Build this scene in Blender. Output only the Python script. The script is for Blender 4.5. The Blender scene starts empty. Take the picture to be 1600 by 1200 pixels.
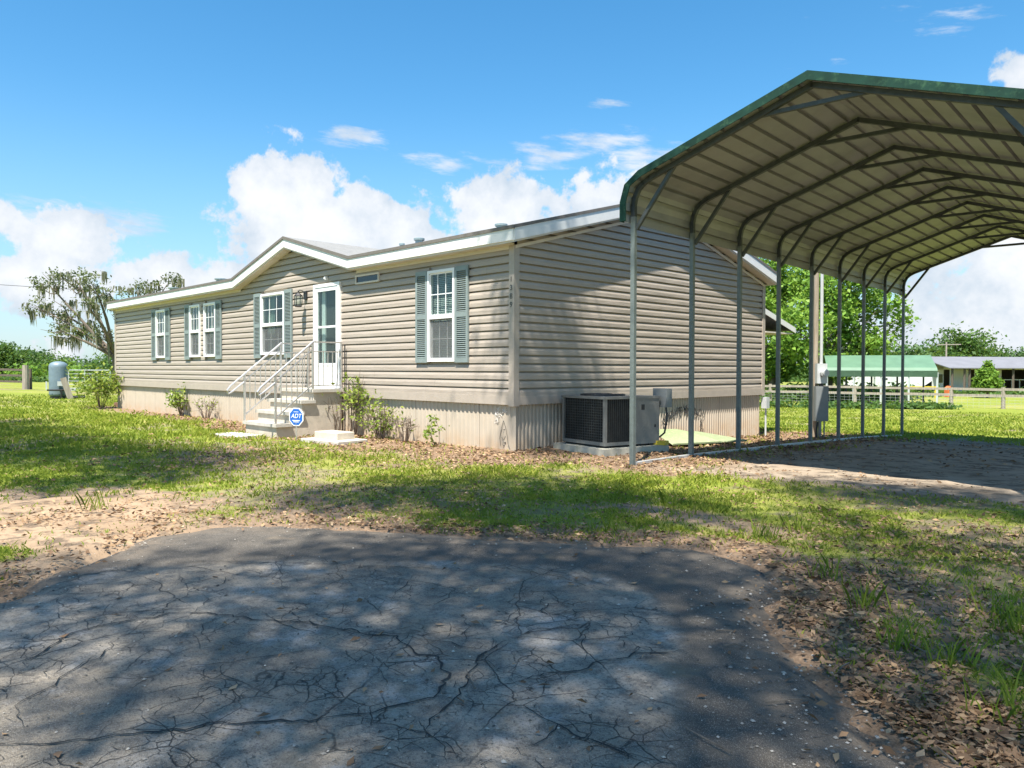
import bpy, math, random
import numpy as np
from mathutils import Matrix, Vector
rng = np.random.default_rng(7)
random.seed(7)
S = bpy.context.scene
COL = S.collection
PI = math.pi

# ------------------------------------------------------------------ camera
CAM = np.array([8.111, -7.906, 1.2357]); YAW = -0.8006; PIT = -0.0188; ROL = 0.0028; FPX = 1204.0
fw = np.array([math.sin(YAW)*math.cos(PIT), math.cos(YAW)*math.cos(PIT), math.sin(PIT)])
rt = np.array([math.cos(YAW), -math.sin(YAW), 0.0]); up = np.cross(rt, fw)
rt2 = rt*math.cos(ROL)+up*math.sin(ROL); up2 = np.cross(rt2, fw)
RTH = np.array([math.cos(YAW), -math.sin(YAW), 0.0]); FWH = np.array([math.sin(YAW), math.cos(YAW), 0.0])
cd = bpy.data.cameras.new('camera'); cam = bpy.data.objects.new('camera', cd); COL.objects.link(cam)
cd.sensor_fit = 'HORIZONTAL'; cd.sensor_width = 36.0; cd.lens = FPX/1600*36.0; cd.clip_end = 3000; cd.clip_start = 0.05
M = Matrix(((rt2[0], up2[0], -fw[0], CAM[0]), (rt2[1], up2[1], -fw[1], CAM[1]), (rt2[2], up2[2], -fw[2], CAM[2]), (0, 0, 0, 1)))
cam.matrix_world = M
S.camera = cam

# ------------------------------------------------------------------ sun, exposure
SUN = np.array([0.5, -1.0, 2.4]); SUN /= np.linalg.norm(SUN)
sd = bpy.data.lights.new('sun', 'SUN'); sd.energy = 5.0; sd.angle = math.radians(0.55); sd.color = (1.0, 0.95, 0.86)
so = bpy.data.objects.new('sun', sd); COL.objects.link(so)
so.rotation_euler = Vector(SUN).to_track_quat('Z', 'Y').to_euler(); so.location = (0, -20, 40)
S.view_settings.view_transform = 'Standard'; S.view_settings.look = 'None'
S.view_settings.gamma = 1.0; S.view_settings.use_curve_mapping = False
S.view_settings.exposure = 1.25

# ------------------------------------------------------------------ node helper
class NT:
    def __init__(self, tree):
        self.t = tree; self.t.nodes.clear()
    def n(self, typ, _props=None, **ins):
        nd = self.t.nodes.new(typ)
        for k, v in (_props or {}).items(): setattr(nd, k, v)
        for k, v in ins.items():
            key = int(k[1:]) if k[0] == 'i' and k[1:].isdigit() else k.replace('_', ' ')
            self.put(nd, key, v)
        return nd
    def put(self, nd, key, v):
        s = nd.inputs[key]
        if isinstance(v, bpy.types.NodeSocket): self.t.links.new(v, s)
        elif isinstance(v, bpy.types.Node): self.t.links.new(v.outputs[0], s)
        else: s.default_value = v
    def math(self, op, a, b=0.0, clamp=False, c=None):
        nd = self.n('ShaderNodeMath', {'operation': op, 'use_clamp': clamp}, i0=a, i1=b)
        if c is not None: self.put(nd, 2, c)
        return nd.outputs[0]
    def vmath(self, op, a, b):
        nd = self.n('ShaderNodeVectorMath', {'operation': op}, i0=a, i1=b)
        return nd.outputs['Value'] if op in ('DOT_PRODUCT', 'LENGTH', 'DISTANCE') else nd.outputs[0]
    def noise(self, vec, scale, detail=4, rough=0.55, dist=0.0):
        nd = self.n('ShaderNodeTexNoise', None, Scale=scale, Detail=detail, Roughness=rough, Distortion=dist)
        if vec is not None: self.put(nd, 'Vector', vec)
        return nd.outputs['Fac']
    def ramp(self, fac, stops):
        nd = self.n('ShaderNodeValToRGB'); self.put(nd, 0, fac)
        e = nd.color_ramp.elements
        while len(e) < len(stops): e.new(0.5)
        for i, (p, c) in enumerate(stops):
            e[i].position = p; e[i].color = (c[0], c[1], c[2], 1) if not isinstance(c, (int, float)) else (c, c, c, 1)
        return nd.outputs[0]
    def mix(self, fac, a, b):
        nd = self.n('ShaderNodeMix', {'data_type': 'RGBA'}); self.put(nd, 0, fac)
        for k, v in ((6, a), (7, b)):
            if isinstance(v, tuple): v = (v[0], v[1], v[2], 1)
            self.put(nd, k, v)
        return nd.outputs[2]
    def mapr(self, v, a, b, c=0.0, d=1.0, smooth=True):
        nd = self.n('ShaderNodeMapRange', {'interpolation_type': 'SMOOTHSTEP' if smooth else 'LINEAR'}, i0=v, i1=a, i2=b, i3=c, i4=d)
        return nd.outputs[0]

# ------------------------------------------------------------------ sky
W = bpy.data.worlds.new('World'); S.world = W; W.use_nodes = True
def build_world():
    T = NT(W.node_tree)
    sky = T.n('ShaderNodeTexSky', {'sky_type': 'NISHITA', 'sun_disc': False, 'sun_elevation': math.asin(SUN[2]),
              'sun_rotation': math.atan2(SUN[0], SUN[1]), 'air_density': 1.0, 'dust_density': 0.6, 'ozone_density': 2.2, 'altitude': 20})
    hs = T.n('ShaderNodeHueSaturation', None, Hue=0.490, Saturation=1.33, Value=1.30, Color=sky)
    d = T.n('ShaderNodeTexCoord').outputs['Generated']
    dr = T.vmath('DOT_PRODUCT', d, tuple(RTH)); df = T.vmath('DOT_PRODUCT', d, tuple(FWH))
    z = T.n('ShaderNodeSeparateXYZ', None, i0=d).outputs[2]
    az = T.math('ARCTAN2', dr, df); el = T.math('ARCSINE', z)
    n1 = T.noise(d, 9.0, 9, 0.58); n2 = T.noise(d, 26.0, 6, 0.6)
    nz = T.math('ADD', T.math('MULTIPLY', T.math('SUBTRACT', n1, 0.5), 3.2), T.math('MULTIPLY', T.math('SUBTRACT', n2, 0.5), 1.9))
    def ae(x, y):
        a = math.atan((x-800)/FPX); return a, math.atan((578-y)/FPX*math.cos(a))
    # (px, py, half width px, half height px, weight) of the clouds seen in the picture
    blobs = [(445, 318, 62, 70, 1.2), (490, 372, 110, 55, 1.15), (620, 372, 110, 55, 1.1), (770, 340, 150, 52, 1.1), (930, 315, 150, 50, 1.05), (720, 385, 220, 42, 1.15),
             (90, 365, 130, 34, .75), (170, 400, 60, 26, .7), (50, 450, 70, 48, .95), (265, 430, 110, 34, .85), (40, 520, 120, 50, .45), (150, 480, 130, 50, .35),
             (1590, 115, 45, 28, .8), (1575, 460, 85, 95, 1.25), (1480, 500, 70, 55, 1.1), (1660, 420, 110, 120, 1.2),
             (1450, 530, 120, 40, .9), (1260, 470, 200, 40, .2), (1720, 560, 160, 60, .6)]
    fld = None
    for (px, py, wx, wy, w) in blobs:
        a0, e0 = ae(px, py); wa = wx/FPX; we = wy/FPX
        u = T.math('MULTIPLY', T.math('SUBTRACT', az, a0), 1/wa); v = T.math('MULTIPLY', T.math('SUBTRACT', el, e0), 1/we)
        r2 = T.math('ADD', T.math('MULTIPLY', u, u), T.math('MULTIPLY', v, v))
        g = T.math('MULTIPLY', T.math('EXPONENT', T.math('MULTIPLY', r2, -0.7)), w*1.5)
        fld = g if fld is None else T.math('MAXIMUM', fld, g)
    # the same kind of fair-weather cloud goes on round the rest of the sky
    side = T.mapr(T.math('ABSOLUTE', az), 0.72, 0.95)
    low = T.mapr(el, 0.5, 0.08)
    gen = T.math('MULTIPLY', T.math('MULTIPLY', T.math('ADD', T.math('MULTIPLY', T.noise(d, 3.2, 3), 3.0), -1.4), side), low)
    fld = T.math('MAXIMUM', fld, gen)
    dens = T.math('ADD', fld, T.math('MULTIPLY', nz, T.mapr(fld, 0.02, 0.45, 0.25, 1.0)))
    mask = T.mapr(dens, 0.58, 0.90)
    wv = T.n('ShaderNodeCombineXYZ', None, i0=T.math('MULTIPLY', az, 9.0), i1=T.math('MULTIPLY', T.math('SUBTRACT', el, T.math('MULTIPLY', az, -0.10)), 38.0), i2=0.0).outputs[0]
    wn = T.noise(wv, 1.6, 7, 0.62)
    wf = None
    for (px, py, wx, wy, w) in [(550, 218, 75, 16, 1.0), (935, 165, 50, 11, .8), (930, 225, 90, 20, 1.0), (1010, 250, 90, 24, 1.0), (690, 258, 70, 18, .9), (1485, 38, 60, 18, .8), (1400, 12, 50, 10, .5), (1300, 100, 60, 14, .4), (120, 345, 130, 30, .9), (1240, 60, 60, 40, .25), (860, 245, 90, 22, .9)]:
        a0, e0 = ae(px, py); u = T.math('MULTIPLY', T.math('SUBTRACT', az, a0), FPX/wx); v = T.math('MULTIPLY', T.math('SUBTRACT', el, e0), FPX/wy)
        g = T.math('MULTIPLY', T.math('EXPONENT', T.math('MULTIPLY', T.math('ADD', T.math('MULTIPLY', u, u), T.math('MULTIPLY', v, v)), -0.8)), w)
        wf = g if wf is None else T.math('MAXIMUM', wf, g)
    wm = T.mapr(T.math('ADD', wf, T.math('MULTIPLY', T.math('SUBTRACT', wn, 0.5), 2.2)), 0.45, 1.15)
    wm = T.math('MULTIPLY', wm, T.mapr(wf, 0.03, 0.3))
    mask = T.math('MAXIMUM', T.math('MULTIPLY', mask, 0.96), T.math('MULTIPLY', wm, 0.8))
    core = T.mapr(dens, 0.6, 2.2)
    sh = T.noise(d, 14.0, 5, 0.6)
    tone = T.math('ADD', T.math('MULTIPLY', core, 0.22), T.math('MULTIPLY', T.math('SUBTRACT', sh, 0.15), 0.7))
    ccol = T.ramp(tone, [(0.12, (3.7, 4.3, 5.0)), (0.34, (5.4, 5.6, 5.9)), (0.6, (6.9, 6.9, 6.9))])
    # thin milky veil close to the horizon
    hz = T.mapr(el, 0.34, -0.02)
    veil = T.math('MULTIPLY', hz, 0.62)
    c0 = T.mix(veil, hs.outputs[0], (2.5, 4.0, 5.2))
    c1 = T.mix(mask, c0, ccol)
    bg = T.n('ShaderNodeBackground', None, Color=c1, Strength=0.072)
    T.n('ShaderNodeOutputWorld', None, Surface=bg)
build_world()

# ------------------------------------------------------------------ materials
MATS = {}
def mat(name, fn):
    m = bpy.data.materials.new(name); m.use_nodes = True
    T = NT(m.node_tree); fn(T); MATS[name] = m
    return m
def out(T, bsdf, disp=None):
    o = T.n('ShaderNodeOutputMaterial', None, Surface=bsdf)
    return o
def pbsdf(T, color, rough=0.6, metal=0.0, spec=0.5, normal=None, **kw):
    b = T.n('ShaderNodeBsdfPrincipled', None, Roughness=rough, Metallic=metal)
    T.put(b, 'Base Color', (color[0], color[1], color[2], 1) if isinstance(color, tuple) else color)
    T.put(b, 'Specular IOR Level', spec)
    if normal is not None: T.put(b, 'Normal', normal)
    for k, v in kw.items(): T.put(b, k.replace('_', ' '), v)
    return b
def bump(T, h, strength=0.3, dist=0.01):
    return T.n('ShaderNodeBump', None, Height=h, Strength=strength, Distance=dist).outputs[0]
def simple(name, col, rough=0.6, metal=0.0, var=0.12, scale=6.0, bmp=0.0, bscale=60.0, spec=0.5, dirt=None):
    def fn(T):
        co = T.n('ShaderNodeTexCoord').outputs['Object']
        n = T.noise(co, scale, 5, 0.6)
        a = tuple(c*(1-var) for c in col); b = tuple(min(1, c*(1+var)) for c in col)
        c = T.ramp(n, [(0.3, a), (0.7, b)])
        if dirt:
            n2 = T.noise(co, scale*2.7, 6, 0.7)
            c = T.mix(T.mapr(n2, 0.5, 0.75, 0, dirt[1]), c, dirt[0])
        nm = bump(T, T.noise(co, bscale, 4, 0.6), bmp, 0.005) if bmp else None
        out(T, pbsdf(T, c, rough, metal, spec, nm))
    return mat(name, fn)

def siding_fn(T):
    co = T.n('ShaderNodeTexCoord').outputs['Object']
    mp = T.n('ShaderNodeMapping', None, Vector=co); mp.inputs['Scale'].default_value = (1.2, 1.2, 14)
    n = T.noise(mp.outputs[0], 1.4, 5, 0.6)
    mw = T.n('ShaderNodeMapping', None, Vector=T.n('ShaderNodeNewGeometry').outputs['Position']); mw.inputs['Scale'].default_value = (1.0, 1.0, 6.0)
    n2 = T.noise(co, 0.6, 4, 0.6)
    c = T.ramp(n, [(0.3, (0.345, 0.293, 0.242)), (0.7, (0.40, 0.343, 0.285))])
    c = T.mix(T.mapr(n2, 0.45, 0.75, 0, 0.35), c, (0.32, 0.27, 0.215))
    oi = T.n('ShaderNodeObjectInfo').outputs['Random']
    c = T.mix(T.math('MULTIPLY', oi, 0.10), c, (0.50, 0.44, 0.37))
    out(T, pbsdf(T, c, 0.5, 0, 0.35, bump(T, T.noise(mw.outputs[0], 1.3, 3), 0.35, 0.03)))
mat('siding', siding_fn)
simple('trim_tan', (0.41, 0.35, 0.29), 0.5, var=0.06, dirt=((0.32, 0.26, 0.19), 0.35))
def skirt_fn(T):
    co = T.n('ShaderNodeTexCoord').outputs['Object']
    n = T.noise(co, 2.5, 5, 0.6)
    c = T.ramp(n, [(0.3, (0.46, 0.395, 0.31)), (0.7, (0.52, 0.45, 0.36))])
    zz = T.n('ShaderNodeSeparateXYZ', None, i0=T.n('ShaderNodeNewGeometry').outputs['Position']).outputs[2]
    splash = T.math('MULTIPLY', T.mapr(zz, 0.34, 0.0), T.mapr(T.noise(co, 5, 5, 0.7), 0.3, 0.65))
    c = T.mix(T.math('MULTIPLY', splash, 0.55), c, (0.42, 0.27, 0.14))
    out(T, pbsdf(T, c, 0.5, 0, 0.35))
mat('skirting', skirt_fn)
simple('white_paint', (0.74, 0.73, 0.70), 0.45, var=0.04, dirt=((0.55, 0.52, 0.47), 0.25))
simple('soffit', (0.64, 0.575, 0.49), 0.6, var=0.05)
simple('white_vinyl', (0.82, 0.82, 0.81), 0.35, var=0.03)
simple('shutter_green', (0.215, 0.26, 0.252), 0.5, var=0.08, scale=9)
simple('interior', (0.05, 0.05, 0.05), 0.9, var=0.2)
simple('blind', (0.55, 0.56, 0.54), 0.6, var=0.05)
simple('curtain', (0.20, 0.26, 0.22), 0.8, var=0.2)  # dark green reflection of the window panes, put into a base colour
simple('black_metal', (0.03, 0.03, 0.032), 0.45, 0.3, var=0.2)
simple('aluminium', (0.58, 0.56, 0.54), 0.42, 0.75, var=0.12, scale=20)
simple('galvanised', (0.15, 0.175, 0.165), 0.55, 0.15, var=0.16, scale=14, dirt=((0.16, 0.19, 0.17), 0.5))
simple('frame_steel', (0.075, 0.085, 0.083), 0.55, 0.4, var=0.2, scale=12)
simple('rail_steel', (0.55, 0.56, 0.55), 0.5, 0.5, var=0.15)
simple('concrete', (0.52, 0.46, 0.37), 0.9, var=0.14, scale=5, bmp=0.35, dirt=((0.30, 0.26, 0.20), 0.5))
simple('concrete_light', (0.47, 0.44, 0.385), 0.9, var=0.12, scale=6, bmp=0.3, dirt=((0.33, 0.29, 0.23), 0.45))
simple('pad_concrete', (0.42, 0.40, 0.33), 0.9, var=0.16, scale=5, bmp=0.3, dirt=((0.25, 0.26, 0.15), 0.6))
def under_fn(T):
    co = T.n('ShaderNodeTexCoord').outputs['Object']
    n = T.noise(co, 1.1, 6, 0.62); n2 = T.noise(co, 9, 4, 0.6)
    c = T.ramp(n, [(0.3, (0.22, 0.225, 0.215)), (0.55, (0.31, 0.315, 0.30)), (0.75, (0.28, 0.27, 0.245))])
    c = T.mix(T.mapr(n2, 0.55, 0.8, 0, 0.4), c, (0.28, 0.25, 0.21))
    out(T, pbsdf(T, c, 0.5, 0.15, 0.4))
mat('panel_underside', under_fn)
simple('panel_green', (0.010, 0.042, 0.030), 0.75, 0.0, spec=0.2, var=0.35, scale=4, dirt=((0.06, 0.14, 0.075), 0.7))
def shingle_fn(T):
    co = T.n('ShaderNodeTexCoord').outputs['Object']
    br = T.n('ShaderNodeTexBrick', None, Scale=3.0)
    T.put(br, 'Vector', co); br.inputs['Color1'].default_value = (0.21, 0.21, 0.205, 1); br.inputs['Color2'].default_value = (0.15, 0.15, 0.147, 1)
    br.inputs['Mortar'].default_value = (0.16, 0.16, 0.155, 1); br.inputs['Mortar Size'].default_value = 0.03
    c = T.mix(T.mapr(T.noise(co, 60, 4, 0.7), 0.35, 0.7), br.outputs[0], (0.26, 0.26, 0.255))
    out(T, pbsdf(T, c, 0.95, 0, 0.2, bump(T, T.noise(co, 120, 3), 0.5, 0.004)))
mat('shingle', shingle_fn)
simple('roof_edge', (0.15, 0.135, 0.12), 0.8, var=0.12, scale=10)
simple('vent_blue', (0.30, 0.38, 0.40), 0.5, 0.3, var=0.15)
def wood_fn(col, dark, sc=1.0):
    def fn(T):
        co = T.n('ShaderNodeTexCoord').outputs['Object']
        mp = T.n('ShaderNodeMapping', None, Vector=co); mp.inputs['Scale'].default_value = (9*sc, 9*sc, 0.7*sc)
        n = T.noise(mp.outputs[0], 3.0, 6, 0.65)
        c = T.ramp(n, [(0.3, dark), (0.68, col)])
        out(T, pbsdf(T, c, 0.85, 0, 0.2, bump(T, n, 0.4, 0.01)))
    return fn
mat('pole_wood', wood_fn((0.42, 0.36, 0.28), (0.22, 0.18, 0.13)))
mat('fence_wood', wood_fn((0.40, 0.35, 0.29), (0.20, 0.17, 0.14)))
mat('dark_wood', wood_fn((0.16, 0.13, 0.10), (0.07, 0.06, 0.05)))
mat('bark', wood_fn((0.20, 0.165, 0.13), (0.07, 0.058, 0.047), 0.6))
mat('red_wood', wood_fn((0.26, 0.15, 0.09), (0.14, 0.08, 0.05)))
simple('box_grey', (0.22, 0.235, 0.235), 0.5, 0.2, var=0.08)
simple('meter_white', (0.55, 0.57, 0.57), 0.4, 0.2, var=0.06)
simple('tank_blue', (0.145, 0.20, 0.235), 0.5, 0.05, var=0.14, scale=4, dirt=((0.25, 0.28, 0.28), 0.4))
simple('barn_white', (0.62, 0.62, 0.60), 0.7, var=0.06, scale=1)
simple('barn_roof', (0.21, 0.205, 0.215), 0.55, 0.2, var=0.1, scale=1)
simple('far_green_roof', (0.10, 0.185, 0.115), 0.45, 0, var=0.12, scale=1.5)
simple('orange_paint', (0.6, 0.14, 0.04), 0.5)
simple('yellow_paint', (0.6, 0.45, 0.04), 0.5)
simple('rubber', (0.03, 0.03, 0.03), 0.8)
simple('ac_paint', (0.18, 0.18, 0.168), 0.5, 0.1, var=0.08, dirt=((0.35, 0.33, 0.28), 0.4))
simple('coil_black', (0.012, 0.012, 0.012), 0.7, 0.2, var=0.5, scale=25, dirt=((0.05, 0.045, 0.036), 0.3))
simple('diffuser', (0.21, 0.25, 0.13), 0.5, 0, var=0.1, dirt=((0.45, 0.47, 0.28), 0.5))
simple('sign_blue', (0.015, 0.12, 0.47), 0.35, var=0.03)
simple('sign_white', (0.85, 0.85, 0.85), 0.4, var=0.02)
simple('ink_black', (0.04, 0.04, 0.04), 0.8)
simple('chalk_white', (0.78, 0.76, 0.72), 0.9)
def glass_fn(T):
    lw = T.n('ShaderNodeLayerWeight', None, Blend=0.5).outputs['Facing']
    tr = T.n('ShaderNodeBsdfTransparent'); tr.inputs[0].default_value = (0.80, 0.86, 0.84, 1)
    gl = T.n('ShaderNodeBsdfGlossy', None, Roughness=0.01); gl.inputs[0].default_value = (1, 1, 1, 1)
    m = T.n('ShaderNodeMixShader', None, i0=T.math('ADD', T.math('MULTIPLY', T.math('POWER', lw, 5.0), 0.9), 0.035), i1=tr, i2=gl)
    out(T, m)
mat('glass', glass_fn)
def screen_fn(T):
    tr = T.n('ShaderNodeBsdfTransparent'); df = T.n('ShaderNodeBsdfDiffuse'); df.inputs[0].default_value = (0.17, 0.18, 0.18, 1)
    out(T, T.n('ShaderNodeMixShader', None, i0=0.38, i1=tr, i2=df))
mat('screen', screen_fn)

def leaf_fn(stops, trans=0.35, rough=0.55):
    def fn(T):
        at = T.n('ShaderNodeAttribute', {'attribute_name': 'rnd'}).outputs['Fac']
        c = T.ramp(at, stops)
        b = pbsdf(T, c, rough, 0, 0.3)
        if trans:
            tl = T.n('ShaderNodeBsdfTranslucent'); T.put(tl, 0, T.mix(0.5, c, (0.30, 0.42, 0.06)))
            b = T.n('ShaderNodeMixShader', None, i0=trans, i1=b, i2=tl)
        out(T, b)
    return fn
mat('leaf_bright', leaf_fn([(0, (0.07, 0.15, 0.022)), (0.5, (0.15, 0.28, 0.035)), (1, (0.25, 0.38, 0.055))]))
mat('leaf_mid', leaf_fn([(0, (0.03, 0.07, 0.017)), (0.5, (0.06, 0.125, 0.026)), (1, (0.10, 0.18, 0.04))]))
mat('leaf_far', leaf_fn([(0, (0.045, 0.09, 0.035)), (0.5, (0.07, 0.135, 0.045)), (1, (0.11, 0.18, 0.055))], 0.25))
mat('leaf_oak', leaf_fn([(0, (0.05, 0.07, 0.026)), (0.5, (0.10, 0.125, 0.046)), (1, (0.17, 0.185, 0.075))], 0.2))
mat('leaf_shrub', leaf_fn([(0, (0.10, 0.16, 0.025)), (0.5, (0.20, 0.28, 0.04)), (1, (0.38, 0.42, 0.08))]))
mat('moss', leaf_fn([(0, (0.10, 0.10, 0.07)), (0.5, (0.17, 0.17, 0.12)), (1, (0.25, 0.24, 0.18))], 0.2, 0.9))
mat('twig', leaf_fn([(0, (0.16, 0.12, 0.09)), (1, (0.30, 0.24, 0.19))], 0.0, 0.9))
mat('grass', leaf_fn([(0, (0.11, 0.165, 0.018)), (0.4, (0.20, 0.26, 0.026)), (0.75, (0.31, 0.335, 0.04)), (1, (0.45, 0.38, 0.13))], 0.4, 0.6))
mat('litter', leaf_fn([(0, (0.09, 0.055, 0.032)), (0.4, (0.22, 0.13, 0.07)), (0.75, (0.36, 0.235, 0.13)), (1, (0.52, 0.39, 0.25))], 0.0, 0.8))

# ------------------------------------------------------------------ mesh helpers
OFF = {}
def tag(o, label=None, cat=None, group=None, kind=None):
    if label: o['label'] = label
    if cat: o['category'] = cat
    if group: o['group'] = group
    if kind: o['kind'] = kind
    return o
def root(name, loc, label, cat, group=None):
    o = bpy.data.objects.new(name, None); COL.objects.link(o); o.location = loc; o.empty_display_size = 0.2
    OFF[o] = np.array(loc, float)
    return tag(o, label, cat, group)
class MB:
    def __init__(s): s.v = []; s.f = []; s.m = []
    def add(s, vs, fs, mi=0):
        b = len(s.v); s.v += [tuple(map(float, p)) for p in vs]
        for f in fs: s.f.append(tuple(b+i for i in f)); s.m.append(mi)
        return s
    def box(s, a, b, mi=0):
        x0, y0, z0 = a; x1, y1, z1 = b
        vs = [(x0, y0, z0), (x1, y0, z0), (x1, y1, z0), (x0, y1, z0), (x0, y0, z1), (x1, y0, z1), (x1, y1, z1), (x0, y1, z1)]
        return s.add(vs, [(0, 3, 2, 1), (4, 5, 6, 7), (0, 1, 5, 4), (1, 2, 6, 5), (2, 3, 7, 6), (3, 0, 4, 7)], mi)
    def obox(s, c, ax, ay, az, mi=0):
        c, ax, ay, az = map(lambda q: np.array(q, float), (c, ax, ay, az))
        vs = [c+i*ax+j*ay+k*az for k in (-1, 1) for (i, j) in ((-1, -1), (1, -1), (1, 1), (-1, 1))]
        return s.add(vs, [(0, 3, 2, 1), (4, 5, 6, 7), (0, 1, 5, 4), (1, 2, 6, 5), (2, 3, 7, 6), (3, 0, 4, 7)], mi)
    def bar(s, p, q, w, h=None, upv=(0, 0, 1), mi=0):
        p = np.array(p, float); q = np.array(q, float); d = q-p; L = np.linalg.norm(d); d /= L
        u = np.array(upv, float)
        if abs(d@u) > 0.98: u = np.array((1.0, 0, 0))
        x = np.cross(d, u); x /= np.linalg.norm(x); y = np.cross(x, d)
        return s.obox((p+q)/2, d*L/2, x*w/2, y*(h or w)/2, mi)
    def tube(s, pts, rad, n=8, mi=0, cap=True):
        pts = [np.array(p, float) for p in pts]; k = len(pts)
        rad = [rad]*k if not hasattr(rad, '__len__') else rad
        rings = []; ref = None
        for i in range(k):
            d = pts[min(i+1, k-1)]-pts[max(i-1, 0)]; d = d/(np.linalg.norm(d)+1e-9)
            if ref is None: ref = np.array((1.0, 0, 0)) if abs(d[0]) < 0.9 else np.array((0, 1.0, 0))
            x = np.cross(d, ref); x /= np.linalg.norm(x); y = np.cross(d, x); ref = -np.cross(d, x) if False else ref
            rings.append([pts[i]+rad[i]*(math.cos(2*PI*j/n)*x+math.sin(2*PI*j/n)*y) for j in range(n)])
        vs = [p for r in rings for p in r]
        fs = [(i*n+j, i*n+(j+1) % n, (i+1)*n+(j+1) % n, (i+1)*n+j) for i in range(k-1) for j in range(n)]
        if cap: fs += [tuple(range(n-1, -1, -1)), tuple(range((k-1)*n, k*n))]
        return s.add(vs, fs, mi)
    def lathe(s, c, prof, n=20, mi=0):
        c = np.array(c, float); k = len(prof)
        vs = [c+np.array((r*math.cos(2*PI*j/n), r*math.sin(2*PI*j/n), z)) for (r, z) in prof for j in range(n)]
        fs = [(i*n+j, i*n+(j+1) % n, (i+1)*n+(j+1) % n, (i+1)*n+j) for i in range(k-1) for j in range(n)]
        fs += [tuple(range(n-1, -1, -1)), tuple(range((k-1)*n, k*n))]
        return s.add(vs, fs, mi)
    def prism(s, poly, d, mi=0):
        """closed polygon (3-D points) pushed along vector d"""
        n = len(poly); d = np.array(d, float); p = [np.array(q, float) for q in poly]
        return s.add(p+[q+d for q in p], [tuple(range(n-1, -1, -1)), tuple(range(n, 2*n))]+[(i, (i+1) % n, n+(i+1) % n, n+i) for i in range(n)], mi)
    def build(s, name, mats, parent=None, smooth=False, loc=None):
        mats = [mats] if isinstance(mats, str) else mats
        me = bpy.data.meshes.new(name)
        v = np.array(s.v, float)
        base = OFF.get(parent, np.zeros(3)) if parent is not None else np.zeros(3)
        o = bpy.data.objects.new(name, me); COL.objects.link(o)
        if parent is not None: o.parent = parent; OFF[o] = base
        elif loc is not None: base = np.array(loc, float); o.location = loc; OFF[o] = base
        v = v-base
        me.from_pydata(v.tolist(), [], s.f)
        for m in mats: me.materials.append(MATS[m])
        if len(mats) > 1: me.polygons.foreach_set('material_index', s.m)
        if smooth: me.polygons.foreach_set('use_smooth', [True]*len(me.polygons))
        me.update()
        return o
def share(src, parent, delta):
    o = src.copy(); COL.objects.link(o); o.parent = parent; o.location = Vector(src.location)+Vector(delta)
    return o
def np_mesh(name, V, nper, mat_, rnd=None, parent=None):
    """V: (N*nper,3) verts, each consecutive nper verts one polygon"""
    me = bpy.data.meshes.new(name); nv = len(V); nf = nv//nper
    base = OFF.get(parent, np.zeros(3)) if parent is not None else np.zeros(3)
    me.vertices.add(nv); me.vertices.foreach_set('co', (V-base).astype(np.float32).ravel())
    me.loops.add(nv); me.loops.foreach_set('vertex_index', np.arange(nv, dtype=np.int32))
    me.polygons.add(nf); me.polygons.foreach_set('loop_start', np.arange(0, nv, nper, dtype=np.int32))
    try: me.polygons.foreach_set('loop_total', np.full(nf, nper, np.int32))
    except Exception: pass
    me.update(calc_edges=True)
    if rnd is not None:
        a = me.attributes.new('rnd', 'FLOAT', 'FACE'); a.data.foreach_set('value', rnd.astype(np.float32))
    me.materials.append(MATS[mat_])
    o = bpy.data.objects.new(name, me); COL.objects.link(o)
    if parent is not None: o.parent = parent; OFF[o] = base
    return o
def leaf_quads(C, size, asp=0.5, flat=0.0, seed=0):
    """diamond leaves round centres C, random direction; returns verts"""
    r = np.random.default_rng(seed); n = len(C)
    d = r.normal(size=(n, 3)); d[:, 2] *= (1-flat); d /= np.linalg.norm(d, axis=1)[:, None]
    e = r.normal(size=(n, 3)); e[:, 2] *= (1-flat*0.8); e -= (e*d).sum(1)[:, None]*d; e /= np.linalg.norm(e, axis=1)[:, None]
    size = np.broadcast_to(size, (n,))[:, None]
    a = C-d*size*0.5; b = C+d*size*0.5; w = e*size*asp*0.5; nrm = np.cross(d, e)*size*0.10
    return np.stack([a, C+w+nrm, b, C-w+nrm], 1).reshape(-1, 3)

# value noise for masks
_G = np.random.default_rng(3).random((256, 256))
def vnoise(x, y):
    xi = np.floor(x).astype(int); yi = np.floor(y).astype(int); fx = x-xi; fy = y-yi
    fx = fx*fx*(3-2*fx); fy = fy*fy*(3-2*fy)
    g = lambda i, j: _G[i % 256, j % 256]
    return (g(xi, yi)*(1-fx)+g(xi+1, yi)*fx)*(1-fy)+(g(xi, yi+1)*(1-fx)+g(xi+1, yi+1)*fx)*fy
def fbm(x, y, o=4):
    s = 0; a = 0.5; t = 0
    for k in range(o): s = s+a*vnoise(x*2**k+17*k, y*2**k+31*k); t += a; a *= 0.55
    return s/t
def sstep(v, a, b):
    t = np.clip((v-a)/(b-a), 0, 1); return t*t*(3-2*t)
def gz(x, y):
    x = np.asarray(x, float); y = np.asarray(y, float)
    yc = np.clip(y, 0, 13)
    z = -0.010*yc-0.0017*yc*yc-0.0155*np.clip(y-13, 0, 25)
    z = z+0.045*np.exp(-((x-0.6)**2+(y-0.6)**2)/6.0)
    return z
def pxg(x, y, z=0.0):
    """picture pixel -> point on level z"""
    d = fw+rt2*(x-800)/FPX+up2*(600-y)/FPX; t = (z-CAM[2])/d[2]; p = CAM+d*t
    return p
def camp(px, depth):
    """world xy of picture column px at a depth along the view axis"""
    p = CAM+RTH*((px-800)/FPX*depth)+FWH*depth; return float(p[0]), float(p[1])

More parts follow.
